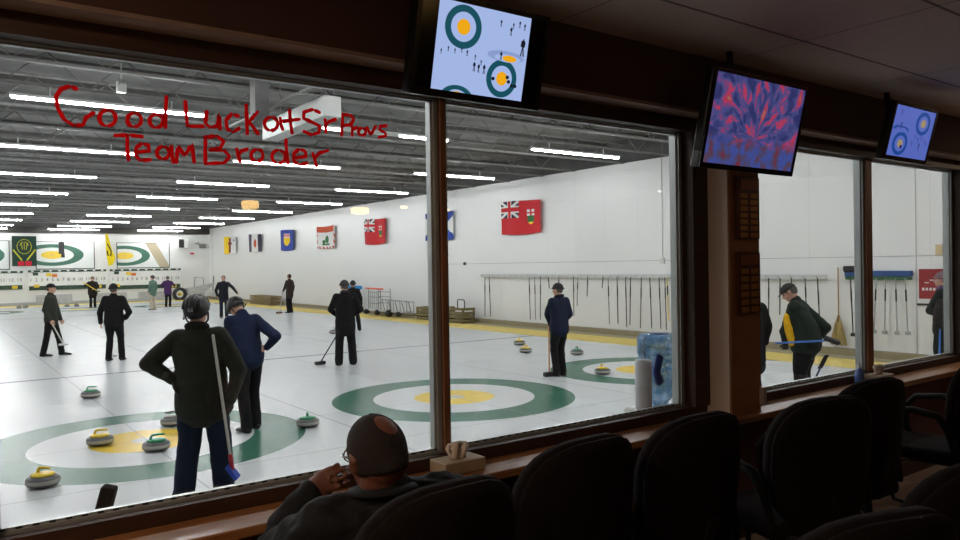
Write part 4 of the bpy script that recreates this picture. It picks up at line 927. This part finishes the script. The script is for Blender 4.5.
board(.3 * K, 4.45 * K, fz(.95), fz(2.08), 'long white scoreboard with green border at the left edge of the ice', nums)
b = new()
for k, x in enumerate((8.3, 10.9, 5.2)): box(b, x, x + 1.9, YF - .13, YF, .18, .6)
tag(obj('low_panel', b, mat('grey_panel', (176, 178, 178), .5)), 'grey low bench panels along the foot of the far wall', 'bench')
# green club banner
t = thing('club_banner', 'dark green banner with yellow crossed brooms and red bars', 'banner', (4.45 * K, 51.3, 3.2))
b = new(); box(b, -.62, .62, -.01, .01, -.86, .9); obj('banner_cloth', b, mat('banner_green', (24, 58, 46), .8), t)
b = new(); yb = mat('banner_yellow', (196, 190, 50), .8)
tube(b, [(.36 * math.cos(a), -.012, .28 + .42 * math.sin(a)) for a in [2 * PI * k / 24 for k in range(24)]], (.03, .03), 6, closed=True, ref=(0, 1, 0))
tube(b, [(.2 * math.cos(a), -.012, .34 + .22 * math.sin(a)) for a in [PI * k / 10 for k in range(11)]], .03, 6)
for k in (-1, 0, 1): tube(b, [(k * .1, -.012, .12), (k * .14, -.012, .5)], .028, 6)
for k in (-1, 1):
    tube(b, [(k * .54, -.012, .08), (k * .14, -.012, -.5)], (.05, .05), 6)
bmesh.ops.scale(b, vec=(1, .3, 1), verts=b.verts); obj('crest', b, yb, t)
b = new(); box(b, -.34, -.02, -.02, -.01, -.84, -.58); box(b, .04, .36, -.02, -.01, -.84, -.58); obj('red_bar', b, mat('banner_red', (200, 24, 52), .8), t)
t = thing('yellow_banner', 'yellow pennant with black emblem hanging beside the right picture', 'banner', (8.98 * K, 51.2, 3.3))
b = new(); poly(b, [(-.32, 0, 1.0), (-.2, 0, 1.0), (.0, 0, .1), (.22, 0, -.5), (.06, 0, -.95), (-.18, 0, -1.0), (-.3, 0, -.3), (-.32, 0, .2)], 0, (0, .02, 0)); obj('banner_cloth', b, mat('pennant_yellow', (240, 214, 20), .8), t)
b = new(); tube(b, [(-.22, -.012, .35), (-.02, -.012, -.1), (-.05, -.012, -.4), (-.2, -.012, -.35), (-.24, -.012, -.1)], .035, 6); obj('emblem', b, M_black, t)
t = thing('hanging_speaker', 'black speaker hanging in front of the picture of the house', 'speaker', (6.33 * K, 51.4, 3.45))
b = new(); box(b, -.14, .14, -.12, .12, -.4, .3); bevel(b, .02, 1); box(b, -.02, .16, -.1, .1, -.62, -.38); obj('speaker_box', b, M_black, t)
b = new(); tube(b, [(0, 0, .3), (0, 0, 1.1)], .015, 6); obj('bracket', b, M_dark, t)
t = thing('fan_heater', 'white fan unit with black grille near the top right of the far wall', 'fan', (13.35 * K, YF - .3, 3.72))
b = new(); box(b, -.32, .32, -.1, .3, -.33, .33); bevel(b, .02, 1); obj('unit_body', b, M_white, t)
b = new(); box(b, -.3, .02, -.12, -.1, -.28, .28); obj('grille', b, M_black, t)
t = thing('camera_bracket', 'grey wall bracket beside the white fan unit', 'bracket', (14.4 * K, YF - .42, 3.65))
b = new(); tube(b, [(0, .41, 0), (-.15, 0, .1), (-.3, 0, .05)], .04, 6); box(b, -.05, .35, -.05, .1, -.25, .05); obj('bracket_arm', b, gm, t)
t = thing('ice_scraper', 'pale grey ice resurfacing machine in the far right corner', 'machine', (14.2, 50.4, .02))
b = new(); poly(b, [(-.8, -.3, .75), (.9, -.3, 1.05), (.9, -.3, .95), (.2, -.3, .45), (-.7, -.3, .3)], 0, (0, .6, 0)); box(b, -.6, .3, -.25, .25, .15, .5); obj('machine_body', b, mat('machine_grey', (176, 178, 178), .5), t)
b = new(); tube(b, [(-.3, 0, .8), (-.25, 0, 1.45), (.3, 0, 1.4), (.3, 0, .9)], .03, 6); tube(b, [(.9, 0, .6), (.95, 0, 1.5)], .04, 6); obj('handle', b, gm, t)
for k in (-.5, .2):
    b = new(); tube(b, [(k, -.32, .12), (k, -.26, .12)], .12, 14); obj('wheel', b, M_black, t)
t = thing('hose_reel', 'round black hose reel on the floor left of the grey machine', 'reel', (12.9, 50.0, .012))
b = new()
for k in range(4): tube(b, [(.34 * math.cos(a), -.12 + k * .08, .42 + .34 * math.sin(a)) for a in [2 * PI * j / 20 for j in range(20)]], .1, 8, closed=True)
obj('hose', b, M_black, t)
b = new(); tube(b, [(0, -.18, .42), (0, .2, .42)], .1, 12); box(b, -.25, .25, -.2, .2, 0, .06); obj('hub', b, yl if False else mat('card_yellow', (226, 196, 40), .6), t)
b = new(); box(b, 10.9 * K, 10.98 * K, YF - .03, YF, 2.95, 3.05)
b.free()
b = new(); box(b, 13.85 * K, 14.1 * K, YF - .03, YF, 3.0, 3.12); tag(obj('red_notice', b, fR), 'small red notice on the far wall under the white fan unit', 'notice')
# ================================================================== LOUNGE FURNITURE
M_fab = mat('chair_fabric', (20, 14, 13), .95, var=.15, scale=30, bump=.4, bscale=140, spec=.15)
M_shell = mat('chair_shell', (18, 16, 16), .75, spec=.2)
M_ctube = mat('chair_tube', (26, 26, 27), .35, .3)
def make_chair(label):
    """local +Y is the way the sitter faces; base on the lounge floor"""
    t = thing('lounge_chair', label, 'chair', (0, 0, Lf), 0, 'dark padded lounge chairs along the window')
    def oval(w, h0, h1, n=28):
        pts = []
        for k in range(n):
            a = 2 * PI * k / n; c_, s_ = math.cos(a), math.sin(a)
            x = w * math.copysign(abs(c_) ** .72, c_); z = (h0 + h1) / 2 + (h1 - h0) / 2 * math.copysign(abs(s_) ** .78, s_)
            x *= .86 + .14 * (z - h0) / (h1 - h0); pts.append((x, z))
        return pts
    def pad(y0, y1, w, h0, h1, inset, curve=.09):
        b = new(); rings = []
        for yy, sc_ in ((y0, .0), (y0, .55), (y0, 1 - inset), (y0 + (y1 - y0) * .3, 1.), (y0 + (y1 - y0) * .7, 1.), (y1, 1 - inset), (y1 + .012, .55), (y1 + .014, .0)):
            cz = (h0 + h1) / 2
            ring = [b.verts.new((x * sc_, yy + curve * (x * sc_ / w) ** 2 - .10 * ((cz + (z - cz) * sc_) - h0) , cz + (z - cz) * sc_)) for x, z in oval(w, h0, h1)] if sc_ > 0 else [b.verts.new((0, yy - .10 * (cz - h0), cz))]
            rings.append(ring)
        for A_, B_ in zip(rings[:-1], rings[1:]):
            n = max(len(A_), len(B_))
            for k in range(n):
                if len(A_) == 1: b.faces.new((A_[0], B_[k], B_[(k + 1) % n]))
                elif len(B_) == 1: b.faces.new((A_[k], A_[(k + 1) % n], B_[0]))
                else: b.faces.new((A_[k], A_[(k + 1) % n], B_[(k + 1) % n], B_[k]))
        for f in b.faces: f.smooth = True
        return b
    obj('backrest', pad(-.26, -.18, .275, .44, 1.0, .1), M_fab, t)
    obj('back_shell', pad(-.272, -.235, .272, .43, .995, .12), M_fab, t)
    b = new(); box(b, -.24, .24, -.22, .27, .40, .48); bevel(b, .035, 3)
    for f in b.faces: f.smooth = True
    obj('seat', b, M_fab, t)
    for s_ in (-1, 1):
        b = new()
        tube(b, [(s_ * .25, -.2, .47), (s_ * .265, -.17, .60), (s_ * .275, -.12, .68), (s_ * .28, .0, .705), (s_ * .28, .14, .69), (s_ * .275, .2, .62), (s_ * .265, .19, .50), (s_ * .24, .15, .44)],
             [(.015, .02), (.018, .022), (.024, .02), (.026, .018), (.026, .018), (.022, .02), (.016, .02), (.015, .018)], 10, ref=(1, 0, 0)); obj('armrest', b, M_shell, t)
        b = new()
        tube(b, [(s_ * .2, -.16, .41), (s_ * .235, .2, .41), (s_ * .245, .27, .37), (s_ * .245, .30, .12), (s_ * .245, .26, .03), (s_ * .245, .18, .014), (s_ * .245, -.22, .014), (s_ * .2, -.28, .014)], .0135, 8)
        obj('leg', b, M_ctube, t)
    b = new(); tube(b, [(-.2, -.28, .014), (.2, -.28, .014)], .0135, 8); obj('floor_bar', b, M_ctube, t)
    b = new(); tube(b, [(-.2, -.16, .405), (.2, -.16, .405)], .0135, 8); obj('stretcher', b, M_ctube, t)
    b = new(); tube(b, [(0, -.16, .4), (0, -.27, .5), (0, -.3, .62)], (.03, .006), 8, ref=(1, 0, 0)); obj('back_support', b, M_shell, t)
    return t
CH = [(1.07, 1.88, .05, 'dark chair at the front row holding the seated bald man'),
      (1.70, 2.01, .02, 'dark chair next right of the seated man in the window row'),
      (2.30, 2.01, -.05, 'dark chair in the window row in front of the blue water bottle'),
      (3.03, 1.88, -.30, 'dark chair with looped arm standing below the pillar'),
      (3.60, 2.0, -.12, 'dark chair behind the spray bottle, fifth in the window row'),
      (4.72, 2.02, .15, 'dark chair at the right end of the window row'),
      (1.78, 1.06, -.30, 'nearest dark chair in the second row at the lower right corner'),
      (2.38, 1.12, -.15, 'dark chair of the second row cut by the right edge of the view')]
c0 = make_chair(CH[0][3]); c0.location = (CH[0][0], CH[0][1], Lf); c0.rotation_euler = (0, 0, CH[0][2])
for x, y, rz, l in CH[1:]: copy_tree(c0, (x, y, Lf), rz, l)

# seated man -------------------------------------------------------
def seated():
    x, y = 1.11, 2.04; az = 8; rz = -math.radians(az); R = Matrix.Rotation(rz, 3, 'Z')
    t = thing('person', 'seated bald man in dark jacket with glasses seen from behind, hand raised to his face', 'person', (x, y, Lf), rz)
    Ri = Matrix.Rotation(-rz, 3, 'Z')
    def A(p): v = Ri @ (IMG_R * p[0] + IMG_A * p[1]); return Vector((v.x, v.y, p[2]))
    hc = Vector((-.03, -.03, .985)); Rh = Matrix.Rotation(.18, 3, 'Z') @ Matrix.Rotation(-.10, 3, 'Y') @ Matrix.Rotation(-.18, 3, 'X')
    hip = [Vector((-.1, -.06, .56)), Vector((.1, -.06, .56))]; knee = [Vector((-.13, .34, .57)), Vector((.15, .34, .57))]; ank = [Vector((-.14, .36, .10)), Vector((.16, .38, .10))]
    ch = [Vector((0, -.08, .52)), Vector((0, -.08, .66)), Vector((0, -.05, .78)), Vector((-.01, -.04, .85))]
    shl, shr = Vector((-.19, -.02, .80)), Vector((.19, -.03, .82))
    le, lw = A((-.40, .10, .60)), A((-.235, .14, .85))
    re, rw = A((.28, .2, .76)), A((.10, .33, .74))
    s_ = 1.06
    b = new(); P = head_geo(b, hc, Rh, s_)
    ball(b, hc + Rh @ Vector((0, -.045, -.01)), (.074, .066, .078), Rh, 18)
    tube(b, [Vector((-.01, -.05, .82)), Vector((-.02, -.045, .90)), hc + Rh @ Vector((0, -.02, -.05))], [(.085, .075), (.066, .066), (.066, .066)], 14)
    tube(b, ch, [(.14, .1), (.14, .1), (.14, .09), (.1, .06)], 14)
    for q in ((shl, le, lw), (shr, re, rw)): limb(b, [ch[2], q[0], q[1], q[2]], [.05, .05, .038, .028], 10)
    for h_, k_, a_ in zip(hip, knee, ank):
        limb(b, [ch[0], h_, k_, a_], [.08, .08, .055, .04], 10); tube(b, [a_, a_ + Vector((0, .15, -.06))], [.035, .028], 8)
    hd = (hc + Rh @ Vector((-.05, .05, -.03)) - lw).normalized()
    hand(b, lw, hd, Rh @ Vector((.6, .5, .0)), -1, .85, 1.02)
    hand(b, rw, (rw - re).normalized(), (0, 0, -1), 1, .6)
    remesh('body', b, M_man, t, .0062, 3)
    # fringe of hair round the sides and back, bald crown left open
    b = new(); n = 120; rows_ = []; els = [-.62, -.5, -.3, -.05, .1, .2] + [.25 + .04 * k for k in range(31)]
    crown = Vector((.20, -.64, .76)).normalized()
    for el in els:
        row = []
        for i in range(n + 1):
            a = -PI / 2 + (i / n - .5) * (3.8 if el < .3 else 3.8 + (el - .3) * 1.6)
            d_ = Vector((math.cos(a) * math.cos(el), math.sin(a) * math.cos(el), math.sin(el)))
            r_ = Vector((.077 * d_.x, .096 * d_.y, .098 * d_.z)) * s_
            if el < -.2: r_ = Vector((r_.x, r_.y - .02 * min(1, (-.2 - el) * 5) * abs(math.sin(a)), r_.z))
            th = .0045 * max(0., min(1., (d_.angle(crown) - .44) * 4)) - .002 * (d_.angle(crown) < .44)
            row.append((hc + Rh @ (Vector((0, -.012, .018)) * s_ + r_ + r_.normalized() * th), d_.angle(crown) + .05 * noise.noise(d_ * 9)))
        rows_.append([(b.verts.new(v), g) for v, g in row])
    for A_, B_ in zip(rows_[:-1], rows_[1:]):
        for i in range(n):
            if A_[i][1] < .44: continue
            f = b.faces.new((A_[i][0], A_[i + 1][0], B_[i + 1][0], B_[i][0])); f.smooth = True
    loose = [v for v in b.verts if not v.link_faces]; bmesh.ops.delete(b, geom=loose, context='VERTS')
    h = obj('hair', b, mat('short_grey_hair', (34, 26, 23), .9, var=.35, scale=90, bump=.7, bscale=260), t); so = h.modifiers.new('t', 'SOLIDIFY'); so.thickness = .006; so.offset = -1
    for k in (-1, 1):
        b = new(); ball(b, P(k * .03, .072, .012), .0125, None, 10); obj('eye', b, M_eye, t)
    # jacket
    b = new()
    tube(b, [Vector((0, -.07, .50)), Vector((0, -.08, .60)), Vector((0, -.07, .70)), Vector((0, -.05, .78)), Vector((-.01, -.05, .845)), Vector((-.015, -.05, .875))], [(.2, .15), (.2, .15), (.205, .145), (.19, .12), (.11, .09), (.08, .078)], 24)
    for q in ((shl, le, lw), (shr, re, rw)):
        dw = (q[2] - q[1]).normalized(); limb(b, [ch[2], q[0], q[1], q[2] - dw * .03], [.1, .088, .07, .05], 16); tube(b, [ch[3], ch[3].lerp(q[0], .5) + Vector((0, 0, .0)), q[0]], [.07, .075, .085], 12)
    remesh('jacket', b, cloth('dark_lounge_jacket', (20, 21, 24)), t, .0095, 4, .014, 11, 3)
    b = new(); pts = [Vector((-.018 + .083 * math.cos(a), -.05 + .08 * math.sin(a), .888 - .012 * math.sin(a))) for a in [2 * PI * k / 18 for k in range(18)]]
    tube(b, pts, (.012, .026), 8, ref=(0, 0, 1), closed=True); obj('collar', b, cloth('lounge_collar', (22, 23, 26)), t)
    b = new(); tube(b, [ch[0] + Vector((0, 0, .06)), ch[0] - Vector((0, 0, .01))], [(.16, .12), (.16, .12)], 14)
    for h_, k_, a_ in zip(hip, knee, ank): limb(b, [h_, k_, a_], [.1, .08, .065], 12)
    remesh('trousers', b, blkT, t, .013, 3, .005)
    for a_ in ank:
        b = new(); tube(b, [a_ + Vector((0, -.05, -.05)), a_ + Vector((0, .08, -.06)), a_ + Vector((0, .18, -.07))], [(.04, .04), (.046, .032), (.04, .024)], 12); remesh('shoe', b, M_shoe, t, .01, 2)
    # glasses: rims, temples
    b = new()
    for k in (-1, 1):
        tube(b, [P(k * .033 + .026 * math.cos(a), .094 - .012 * abs(k * .033 + .026 * math.cos(a)) / .05, .012 + .02 * math.sin(a)) for a in [2 * PI * j / 18 for j in range(18)]], .0022, 6, closed=True)
        tube(b, [P(k * .06, .082, .02), P(k * .082, .04, .02), P(k * .088, -.01, .018), P(k * .086, -.025, .0)], (.0035, .002), 6, ref=(0, 0, 1))
    tube(b, [P(-.008, .098, .014), P(.008, .098, .014)], .002, 6)
    obj('glasses_frame', b, mat('glasses_metal', (120, 116, 108), .25, .7), t)
    b = new(); c_ = lw + hd * .105 * 1.0; tube(b, [c_ + Rh @ Vector((.011 * math.cos(a), 0, .011 * math.sin(a))) for a in [2 * PI * j / 12 for j in range(12)]], .0015, 6, closed=True); obj('ring', b, mat('gold', (150, 120, 80), .35, .8), t)
    b = new(); c_ = lw - (lw - le).normalized() * .01; 
    return t
# skin of the seated man: darker stubble low, warm scalp
M_man = mat('man_skin', (106, 64, 48), .6, var=.14, scale=14)
seated()

# televisions ------------------------------------------------------
def tv(label, c, W_, tilt, yaw_, content, cw=None):
    H_ = W_ * 9 / 16
    t = thing('television', label, 'television', c, yaw_, 'televisions hanging above the windows'); t.rotation_euler = (-tilt * -1, 0, yaw_)
    t.rotation_euler = (tilt, 0, yaw_)
    # local: screen faces -Y
    b = new(); box(b, -W_ / 2 - .022, W_ / 2 + .022, .004, .05, -H_ / 2 - .028, H_ / 2 + .022); bevel(b, .006, 2); box(b, -W_ * .3, W_ * .3, .045, .085, -H_ * .35, H_ * .3); obj('casing', b, mat('tv_black', (12, 12, 13), .3), t)
    b = new()
    for q in ((-W_ / 2 - .02, W_ / 2 + .02, -H_ / 2 - .026, -H_ / 2), (-W_ / 2 - .02, W_ / 2 + .02, H_ / 2, H_ / 2 + .02), (-W_ / 2 - .02, -W_ / 2, -H_ / 2, H_ / 2), (W_ / 2, W_ / 2 + .02, -H_ / 2, H_ / 2)): box(b, q[0], q[1], -.006, .004, q[2], q[3])
    obj('bezel', b, mat('tv_bezel', (14, 14, 15), .25), t)
    b = new(); box(b, -W_ / 2, W_ / 2, 0, .0045, -H_ / 2, H_ / 2); obj('screen', b, mat('screen_black', (6, 6, 8), .15, spec=.4), t)
    content(t, W_, H_)
    b = new(); M_ = Matrix.Rotation(-tilt, 4, 'X')
    tube(b, [(0, .085, 0), (0, .13, .02), (0, .15, .06)], .02, 8); box(b, -.08, .08, .075, .095, -.08, .08)
    tube(b, [(0, .15, .05), M_ @ Vector((0, .15, Lc - c[2]))], .018, 8); obj('mount_bracket', b, M_dark, t)
    return t
def E(rgb, s=1.0): return emis('scr_%d_%d_%d_%d' % (*rgb, int(s * 100)), rgb, s)
def disc(b, cx, cz, a, c_, y, mi, clip=None, n=40):
    pts = []
    for k in range(n):
        X, Z = cx + a * math.cos(2 * PI * k / n), cz + c_ * math.sin(2 * PI * k / n)
        if clip: X = min(max(X, clip[0]), clip[1]); Z = min(max(Z, clip[2]), clip[3])
        pts.append((X, y, Z))
    q = [pts[0]]
    for p_ in pts[1:]:
        if (Vector(p_) - Vector(q[-1])).length > 1e-5: q.append(p_)
    poly(b, q, mi)
def tiny(b, x, z, s_, y, mi):
    poly(b, [(x - .3 * s_, y, z - s_), (x - .1 * s_, y, z), (x - .35 * s_, y, z + .1 * s_), (x - .3 * s_, y, z + .7 * s_), (x - .12 * s_, y, z + .8 * s_), (x, y, z + 1.05 * s_), (x + .14 * s_, y, z + .8 * s_), (x + .33 * s_, y, z + .65 * s_), (x + .3 * s_, y, z + .1 * s_), (x + .12 * s_, y, z), (x + .32 * s_, y, z - s_), (x + .1 * s_, y, z - s_), (x, y, z - .2 * s_), (x - .12 * s_, y, z - s_)], mi)
def house(b, cx, cz, a, c_, y, clip=None, m=(1, 0, 2)):
    disc(b, cx, cz, a, c_, y, m[0], clip); disc(b, cx, cz, a * .68, c_ * .68, y - .0006, m[1], clip); disc(b, cx, cz, a * .36, c_ * .36, y - .0012, m[2], clip)
def content1(t, W_, H_, k=1.0, inv=False, tint=None):
    w_, h_ = (W_ * .75 / 2 if not inv else W_ / 2), H_ / 2
    if tint: ms = [E((108, 132, 236), .55 * k), E((24, 92, 190), .5 * k), E((190, 170, 130), .6 * k), E((40, 44, 110), .5 * k), E((84, 106, 210), .5 * k)]
    else: ms = [E((176, 198, 248), .82 * k), E((22, 92, 108), .7 * k), E((250, 176, 22), .9 * k), E((30, 32, 52), .6 * k), E((150, 172, 226), .8 * k)]
    b = new(); box(b, -w_, w_, -.0012, -.0005, -h_, h_, 0); cl = (-w_, w_, -h_, h_); y = -.002
    S = -1 if inv else 1
    def HX(u): return -w_ + 2 * w_ * u
    def HZ(v): return h_ - 2 * h_ * v
    if not inv:
        house(b, HX(.265), HZ(.26), w_ * .385, h_ * .49, y, cl); house(b, HX(.74), HZ(.765), w_ * .345, h_ * .45, y, cl)
        disc(b, HX(.27), HZ(1.06), w_ * .34, h_ * .28, y, 1, cl); disc(b, HX(.27), HZ(1.06), w_ * .22, h_ * .18, y - .0006, 0, cl); disc(b, HX(.27), HZ(1.05), w_ * .14, h_ * .12, y - .0012, 2, cl)
        disc(b, HX(.76), HZ(.50), w_ * .42, h_ * .13, y, 4, cl); disc(b, HX(.78), HZ(.52), w_ * .3, h_ * .09, y - .0004, 0, cl); disc(b, HX(.8), HZ(.52), w_ * .16, h_ * .075, y - .0012, 2, cl)
        for u, v, s_ in ((.70, .50, .05), (.935, .36, .105), (.66, .13, .04), (.78, .2, .05), (.87, .1, .04), (.80, .13, .035), (.93, .12, .04)): tiny(b, HX(u), HZ(v), h_ * s_ * 2, y - .002, 3)
        for u, v, s_ in ((.06, .57, .03), (.13, .53, .03), (.2, .54, .03), (.27, .52, .03), (.33, .54, .035), (.42, .57, .03), (.49, .62, .03), (.42, .68, .055), (.47, .69, .05), (.53, .69, .055)): tiny(b, HX(u), HZ(v), h_ * s_ * 2, y - .002, 3)
        for p_ in ((.64, .78), (.82, .79), (.8, .74), (.86, .83), (.9, .83)): disc(b, HX(p_[0]), HZ(p_[1]), w_ * .04, h_ * .045, y - .002, 3, cl, 10)
    else:
        house(b, HX(.73), HZ(.27), w_ * .36, h_ * .47, y, cl); house(b, HX(.27), HZ(.74), w_ * .36, h_ * .47, y, cl)
        disc(b, HX(.22), HZ(.45), w_ * .38, h_ * .12, y, 1, cl); disc(b, HX(.22), HZ(.47), w_ * .3, h_ * .1, y - .0005, 0, cl)
        for u, v, s_ in ((.15, .12, .07), (.2, .38, .09), (.1, .42, .06), (.6, .55, .06), (.68, .6, .07), (.76, .56, .06), (.74, .74, .1), (.55, .7, .06), (.9, .66, .06), (.84, .6, .05)): tiny(b, HX(u), HZ(v), h_ * s_ * 1.6, y - .002, 3)
        disc(b, HX(.3), HZ(.8), w_ * .06, h_ * .08, y - .002, 3, cl, 12)
    obj('picture', b, ms, t, recalc=False)
def content2(t, W_, H_):
    m = bpy.data.materials.new('screen_fireworks'); n = NT(m)
    g = n.t.nodes.new('ShaderNodeTexCoord'); sp = n.t.nodes.new('ShaderNodeSeparateXYZ'); n.t.links.new(g.outputs['Object'], sp.inputs[0])
    X, _, Z = sp.outputs; dz = n.ma('ADD', Z, H_ * .18); ang = n.ma('ARCTAN2', X, dz); rad = n.ma('SQRT', n.ma('ADD', n.ma('MULTIPLY', X, X), n.ma('MULTIPLY', dz, dz)))
    cb = n.t.nodes.new('ShaderNodeCombineXYZ'); n.put(cb.inputs[0], n.ma('MULTIPLY', ang, 2.4)); n.put(cb.inputs[1], n.ma('MULTIPLY', rad, 5.5)); n.put(cb.inputs[2], 3.7)
    tx = n.t.nodes.new('ShaderNodeTexNoise'); tx.inputs['Scale'].default_value = 1.9; tx.inputs['Detail'].default_value = 3.5; tx.inputs['Distortion'].default_value = .5; n.t.links.new(cb.outputs[0], tx.inputs['Vector'])
    r = n.t.nodes.new('ShaderNodeValToRGB'); cr = r.color_ramp; cr.elements[0].position = .4; cr.elements[0].color = s2l((56, 62, 122)); cr.elements[1].position = .72; cr.elements[1].color = s2l((196, 120, 110))
    for p_, c_ in ((.5, (88, 92, 160)), (.555, (140, 80, 140)), (.6, (220, 70, 112)), (.66, (190, 60, 90))): e = cr.elements.new(p_); e.color = s2l(c_)
    n.t.links.new(tx.outputs['Fac'], r.inputs['Fac'])
    low = n.ma('MULTIPLY', n.ma('LESS_THAN', n.ma('ADD', Z, n.ma('MULTIPLY', n.noise(14, 3), .12)), -H_ * .1), .75)
    nz = n.t.nodes.new('ShaderNodeTexNoise'); nz.inputs['Scale'].default_value = 16; n.t.links.new(g.outputs['Object'], nz.inputs['Vector'])
    r2 = n.t.nodes.new('ShaderNodeValToRGB'); c2 = r2.color_ramp; c2.elements[0].position = .42; c2.elements[0].color = s2l((76, 92, 176)); c2.elements[1].position = .7; c2.elements[1].color = s2l((140, 44, 66))
    e = c2.elements.new(.56); e.color = s2l((92, 80, 110)); n.t.links.new(nz.outputs['Fac'], r2.inputs['Fac'])
    sm = n.ma('SMOOTH_MIN', 1., n.ma('MAXIMUM', n.ma('MULTIPLY', n.ma('ADD', n.ma('MULTIPLY', Z, -1.), -H_ * .12), 14.), 0.), .1)
    col = n.mix(sm, r.outputs[0], r2.outputs[0])
    n.t.links.new(col, n.b.inputs['Emission Color']); n.b.inputs['Emission Strength'].default_value = .6; n.b.inputs['Base Color'].default_value = (.01, .01, .01, 1)
    b = new(); box(b, -W_ / 2, W_ / 2, -.0012, -.0005, -H_ / 2, H_ / 2); obj('picture', b, m, t)
tv('television with four bright curling camera views above the window mullion', (1.69, 2.27, 2.80), .56, .235, -.006, lambda t, a, b_: content1(t, a, b_))
tv('middle television with red and blue burst picture above the pillar', (3.35, 2.22, 2.683), .752, .223, .008, content2)
tv('small television with blue tinted curling views at the right', (5.05, 2.24, 2.795), .546, .247, .013, lambda t, a, b_: content1(t, a, b_, 1., True, True))

# things on the ledge ------------------------------------------------
M_card = mat('tissue_card', (160, 142, 116), .7, var=.06)
def tissue(x, y, rz, label, s_=.86):
    t = thing('tissue_box', label, 'tissue box', (x, y, 1.166), rz, 'tissue boxes on the ledge')
    b = new(); box(b, -.115 * s_, .115 * s_, -.06, .06, 0, .05); bevel(b, .003, 1); obj('carton', b, M_card, t)
    b = new(); n = 22; r0_, r1_ = [], []
    prof = [(.035, .048, .0), (.035, .065, .01), (.045, .092, .014), (.036, .108, .012), (.012, .116, .006)]
    rings = []
    for rr, z, am in prof:
        rings.append([b.verts.new((rr * 1.1 * math.cos(2 * PI * k / n) + am * math.sin(k * 2.7), rr * .55 * math.sin(2 * PI * k / n) + am * .6 * math.cos(k * 1.9), z + am * math.sin(k * 3.1) * .8)) for k in range(n)])
    for A_, B_ in zip(rings[:-1], rings[1:]):
        for k in range(n): f = b.faces.new((A_[k], A_[(k + 1) % n], B_[(k + 1) % n], B_[k])); f.smooth = True
    b.faces.new(rings[-1]); b.faces.new(list(reversed(rings[0])))
    obj('tissue', b, mat('tissue_paper', (212, 200, 188), .9), t); return t
tissue(1.735, 2.545, 0, 'tissue box with white tissue on the ledge below the first mullion')
tissue(5.22, 2.545, .05, 'tissue box on the ledge below the last window mullion beside the spray bottle')
t = thing('spray_bottle', 'small clear blue spray bottle on the ledge beside the right tissue box', 'bottle', (4.97, 2.55, 1.166))
bl = mat('clear_blue', (90, 120, 190), .15); b = new(); lathe(b, [(.026, 0), (.03, .005), (.03, .075), (.022, .095), (.012, .105), (.012, .115)], seg=20); obj('bottle_body', b, bl, t)
b = new(); lathe(b, [(.013, .113), (.014, .13), (.008, .135), (.006, .15)], seg=14); tube(b, [(0, 0, .148), (-.03, -.01, .148)], .007, 8); obj('nozzle', b, mat('cup_white', (205, 208, 216), .35), t)
